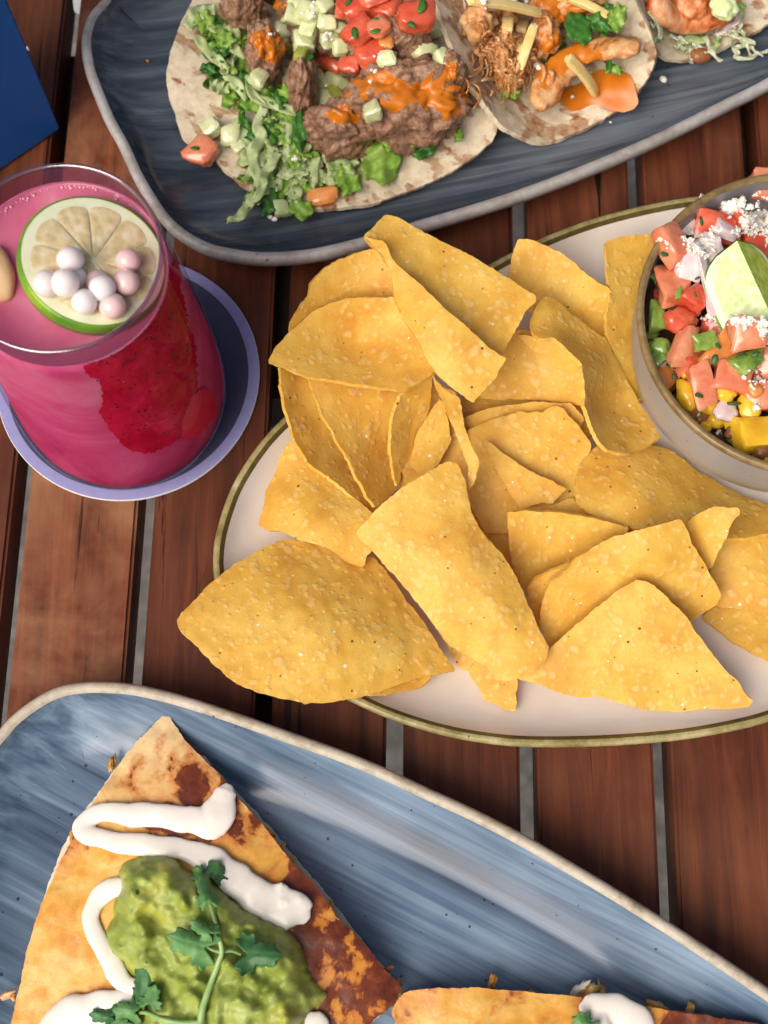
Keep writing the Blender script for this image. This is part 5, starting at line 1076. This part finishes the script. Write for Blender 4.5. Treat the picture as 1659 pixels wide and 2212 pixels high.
q2, GQ2 = quesadilla('browned quesadilla wedge with a dab of sour cream and one cilantro leaf', top2_, ct2, [(p[0] + 3, p[1] + 4) for p in top2_], [(850, 2180, 9.5), (1680, 2260, 9.5), (1000, 2420, 9.5)], [(860, 2185), (890, 2150), (1123, 2146), (1325, 2170), (1640, 2220), (1640, 2390), (1200, 2470), (890, 2300)], bits2, 6.0)
TQ = bvh(GQ1, GQ2)
def cream(strokes, label, blobs=()):
    gs = []
    for st_ in strokes:
        c = crom([(*zq(x, y), r * .585) for x, y, r in st_], 6); pts, rads = [], []
        for x, y, r in c:
            r_m = r * pxmm(x, y, 22); h = hit(x, y, TQ); p = h if h is not None else P(x, y, 19)
            pts.append(p + Vector((0, 0, r_m * .16 + .0006))); rads.append(r_m)
        rads[0] *= .75; rads[-1] *= .75
        e0 = pts[0] + (pts[0] - pts[1]).normalized() * rads[0] * .6; e1 = pts[-1] + (pts[-1] - pts[-2]).normalized() * rads[-1] * .6
        gs.append(tube([e0] + pts + [e1], [rads[0] * .5] + rads + [rads[-1] * .5], 18, .36, .30, 150))
    for x, y, r, up in blobs:
        q = zq(x, y); h = hit(*q, TQ); r_m = r * .5208 * pxmm(*q, 22); gs.append(blob((h or P(*q, 20)) + Vector((0, 0, up * .001)), (r_m, r_m, r_m * .55), .4, 1.6, 3))
    o = obj('sour_cream', join(*gs), M_CREMA); melt(o, .0005, 8); tag(o, label, 'sour cream'); return o
cream([[(945, 480, 46), (915, 560, 62), (880, 630, 55), (780, 605, 48), (660, 592, 48), (540, 580, 46), (430, 572, 36), (365, 608, 34), (345, 650, 36), (400, 685, 36), (500, 700, 40), (620, 715, 42), (740, 728, 42), (850, 760, 48), (940, 820, 58), (1010, 885, 62), (1090, 940, 62), (1160, 965, 70), (1230, 985, 66), (1260, 1010, 50)]], 'white sour cream zigzag across the tip of the topped quesadilla wedge', [(1165, 895, 30, 2.2), (1180, 955, 30, 2.6), (1240, 960, 40, 1.8)])
cream([[(520, 880, 34), (450, 895, 44), (395, 950, 38), (378, 1020, 36), (405, 1090, 38), (445, 1160, 40), (480, 1230, 42), (530, 1290, 40), (600, 1310, 36)]], 'curved white sour cream stroke beside the guacamole mound')
cream([[(560, 1345, 40), (480, 1370, 48), (380, 1390, 62), (290, 1430, 80), (260, 1500, 80), (320, 1560, 70)], [(420, 1450, 70), (560, 1480, 60)]], 'wide white sour cream pool under the cilantro on the topped wedge')
cream([[(1290, 1425, 44), (1320, 1470, 46), (1280, 1540, 40)]], 'small white sour cream dab beside the guacamole near the browned wedge')
def zq2(x, y): X, Y = 818.6 + .5065 * x, 1500.7 + .5065 * y; return X / .5208, (Y - 1455.2) / .5208
cream([[(*zq2(870, 1335), 40), (*zq2(930, 1335), 56), (*zq2(1020, 1350), 62), (*zq2(1090, 1385), 60), (*zq2(1140, 1440), 50)], [(*zq2(870, 1400), 50), (*zq2(960, 1430), 60)]], 'white sour cream dab on the browned quesadilla wedge')
# guacamole
go = [zq(*p) for p in [(482, 815), (520, 780), (560, 756), (620, 745), (690, 745), (730, 770), (760, 808), (800, 815), (870, 840), (930, 890), (960, 930), (1010, 960), (1060, 992), (1100, 1010), (1180, 1050), (1230, 1090), (1255, 1140), (1270, 1190), (1290, 1235), (1310, 1290), (1362, 1325), (1340, 1370), (1290, 1400), (1260, 1450), (1200, 1530), (1000, 1590), (800, 1600), (640, 1560), (570, 1480), (590, 1400), (620, 1330), (560, 1262), (520, 1230), (510, 1195), (455, 1165), (440, 1110), (440, 1060), (470, 1010), (470, 960), (495, 890), (490, 850)]]
lumps = [(R.uniform(215, 710), R.uniform(1840, 2260), R.uniform(12, 34), R.uniform(.8, 3.0)) for _ in range(110)]
def lump(x, y): return sum(h_ * math.exp(-(((x - a_) ** 2 + (y - b_) ** 2) / (r_ * r_)) ** 1.6) for a_, b_, r_, h_ in lumps if abs(x - a_) < 2 * r_ and abs(y - b_) < 2 * r_) - 1.5
poly = resample(go, 5, 4.0, 4.4, 2); q, f = tri_fill(poly, 6.5, 8)
dd = np.array([np.sqrt(((poly - p) ** 2).sum(1)).min() for p in q]); zt_ = tps(ct1)(q); W = []
for (x, y), d, zz in zip(q, dd, zt_):
    v = Vector((x * .0125, y * .0125, 3.0)); dome = 1 - math.exp(-d / 15.0)
    l1 = noise.fractal(v, .9, 2.0, 3); rid = 1 - abs(noise.noise(v * 1.7 + Vector((4, 7, 0)))) * 2.2
    sm = noise.fractal(v * 5.5, .7, 2.0, 3)
    h = zz - .6 + dome * (8.5 + 4.6 * l1 + 1.6 * max(0, rid) ** 2 + .16 * sm + lump(x, y)) + 3.0 * (1 - math.exp(-d / 90.0))
    W.append(P(x, y, h))
nn = normals(W, f)
if nn[:, 2].mean() < 0: f = [t[::-1] for t in f]
GG = (W, f)
o = obj('guacamole', GG, M_GUAC); tag(o, 'chunky green guacamole mound on the topped quesadilla wedge', 'guacamole')
TG = bvh(GQ1, GG)
# cilantro sprig
spr = thing('cilantro_sprig', P(*zq(900, 1150), 30), 'cilantro sprig with green leaves lying on the guacamole', 'cilantro')
def gz_(q, up): 
    h = hit(q[0], q[1], TG); return (h.z * 1000 if h is not None else 20) + up
def stem(pts, r0, r1, up):
    c = crom([zq(*p) for p in pts], 6); n = len(c); zz = np.array([gz_(p, up) for p in c])
    for _ in range(4): zz = np.convolve(np.pad(zz, 2, 'edge'), np.ones(5) / 5, 'valid')
    return tube([P(p[0], p[1], z) for p, z in zip(c, zz)], [r0 + (r1 - r0) * i / (n - 1) for i in range(n)], 7)
for pts, a_, b_ in [([(862, 930), (885, 1000), (905, 1080), (920, 1150), (905, 1200), (880, 1270), (855, 1340), (838, 1400), (832, 1460), (830, 1530)], .0006, .0013), ([(920, 1155), (960, 1150), (1000, 1165)], .0006, .0005), ([(835, 1445), (760, 1448), (680, 1435), (600, 1405), (560, 1420)], .0009, .0006), ([(560, 1420), (500, 1425), (450, 1420)], .0006, .0004), ([(600, 1405), (590, 1340), (585, 1300)], .0006, .0004), ([(915, 1155), (880, 1145), (850, 1130)], .0006, .0004)]:
    so = obj('stem', stem(pts, a_, b_, 2.0), M_STEM, spr); main_stem = so if len(pts) > 8 else main_stem
def cleaf(base, tip, wid, mat, up, curl=1.5, lobes=3):
    b, t = np.array(zq(*base)), np.array(zq(*tip)); d = t - b; L = np.hypot(*d); d = d / L; n = np.array([-d[1], d[0]])
    out = []
    for i in range(72):
        th = -math.pi * .93 + 2 * math.pi * .93 * i / 71
        k = .34 + .52 * abs(math.cos(lobes * th / 2)) ** .9 + .16 * math.cos(th) + .085 * math.cos(13 * th) + .05 * noise.noise(Vector((th * 3, wid, base[0])))
        k *= min(1, (math.pi - abs(th)) * 1.6)
        out.append(b + d * L * (.42 + .62 * k * math.cos(th)) + n * wid * .5208 * k * math.sin(th) * 1.4)
    zs2 = [(*p, gz_(p, up)) for p in out[::9]] + [(*(b + d * L * .5), gz_(b + d * L * .5, up + curl)), (*b, gz_(b, up))]
    zm = np.median([z[2] for z in zs2]); zs2 = [(x, y, zm + (z - zm) * .55) for x, y, z in zs2]
    def ex(q):
        u = ((q - b) @ d) / L; v = ((q - b) @ n) / (wid * .5208)
        return curl * (.6 * np.cos(v * 3.2) + .35 * np.sin(u * 7 + wid) * v * 2) - .5 * np.exp(-(v / .07) ** 2) * .6
    return sheet(out, zs2, 4.5, .0003, .0001, .6, 300, R.random() * 30, False, 0, ex)
for base, tip, wid, mt, up, cu in [((915, 1160), (712, 1095), 82, M_CIL, 3.5, 1.6), ((905, 1100), (800, 1030), 45, M_CIL, 3.8, 1.2), ((960, 1160), (1150, 1165), 82, M_CILD, 3.0, 2.0), ((875, 985), (835, 842), 46, M_CIL, 4.5, 1.0), ((870, 870), (905, 785), 60, M_CILD, 4.0, 2.0), ((840, 850), (815, 800), 40, M_CIL, 4.0, 1.5), ((590, 1400), (600, 1215), 62, M_CILD, 3.2, 1.8), ((610, 1400), (640, 1300), 48, M_CIL, 4.2, 1.2), ((600, 1410), (480, 1395), 60, M_CIL, 4.0, 1.4), ((500, 1425), (380, 1415), 45, M_CILD, 4.0, 1.6), ((560, 1425), (470, 1480), 60, M_CIL, 3.5, 1.4)]:
    obj('leaf', cleaf(base, tip, wid, mt, up, cu), mt, main_stem)
q = zq2(865, 1390); o = obj('cilantro_leaf', cleaf((q[0] + 20, q[1] + 60), (q[0] - 5, q[1] - 30), 62, M_CIL, 5.0, 1.4), M_CIL); tag(o, 'single cilantro leaf on the sour cream of the browned quesadilla wedge', 'cilantro leaf')
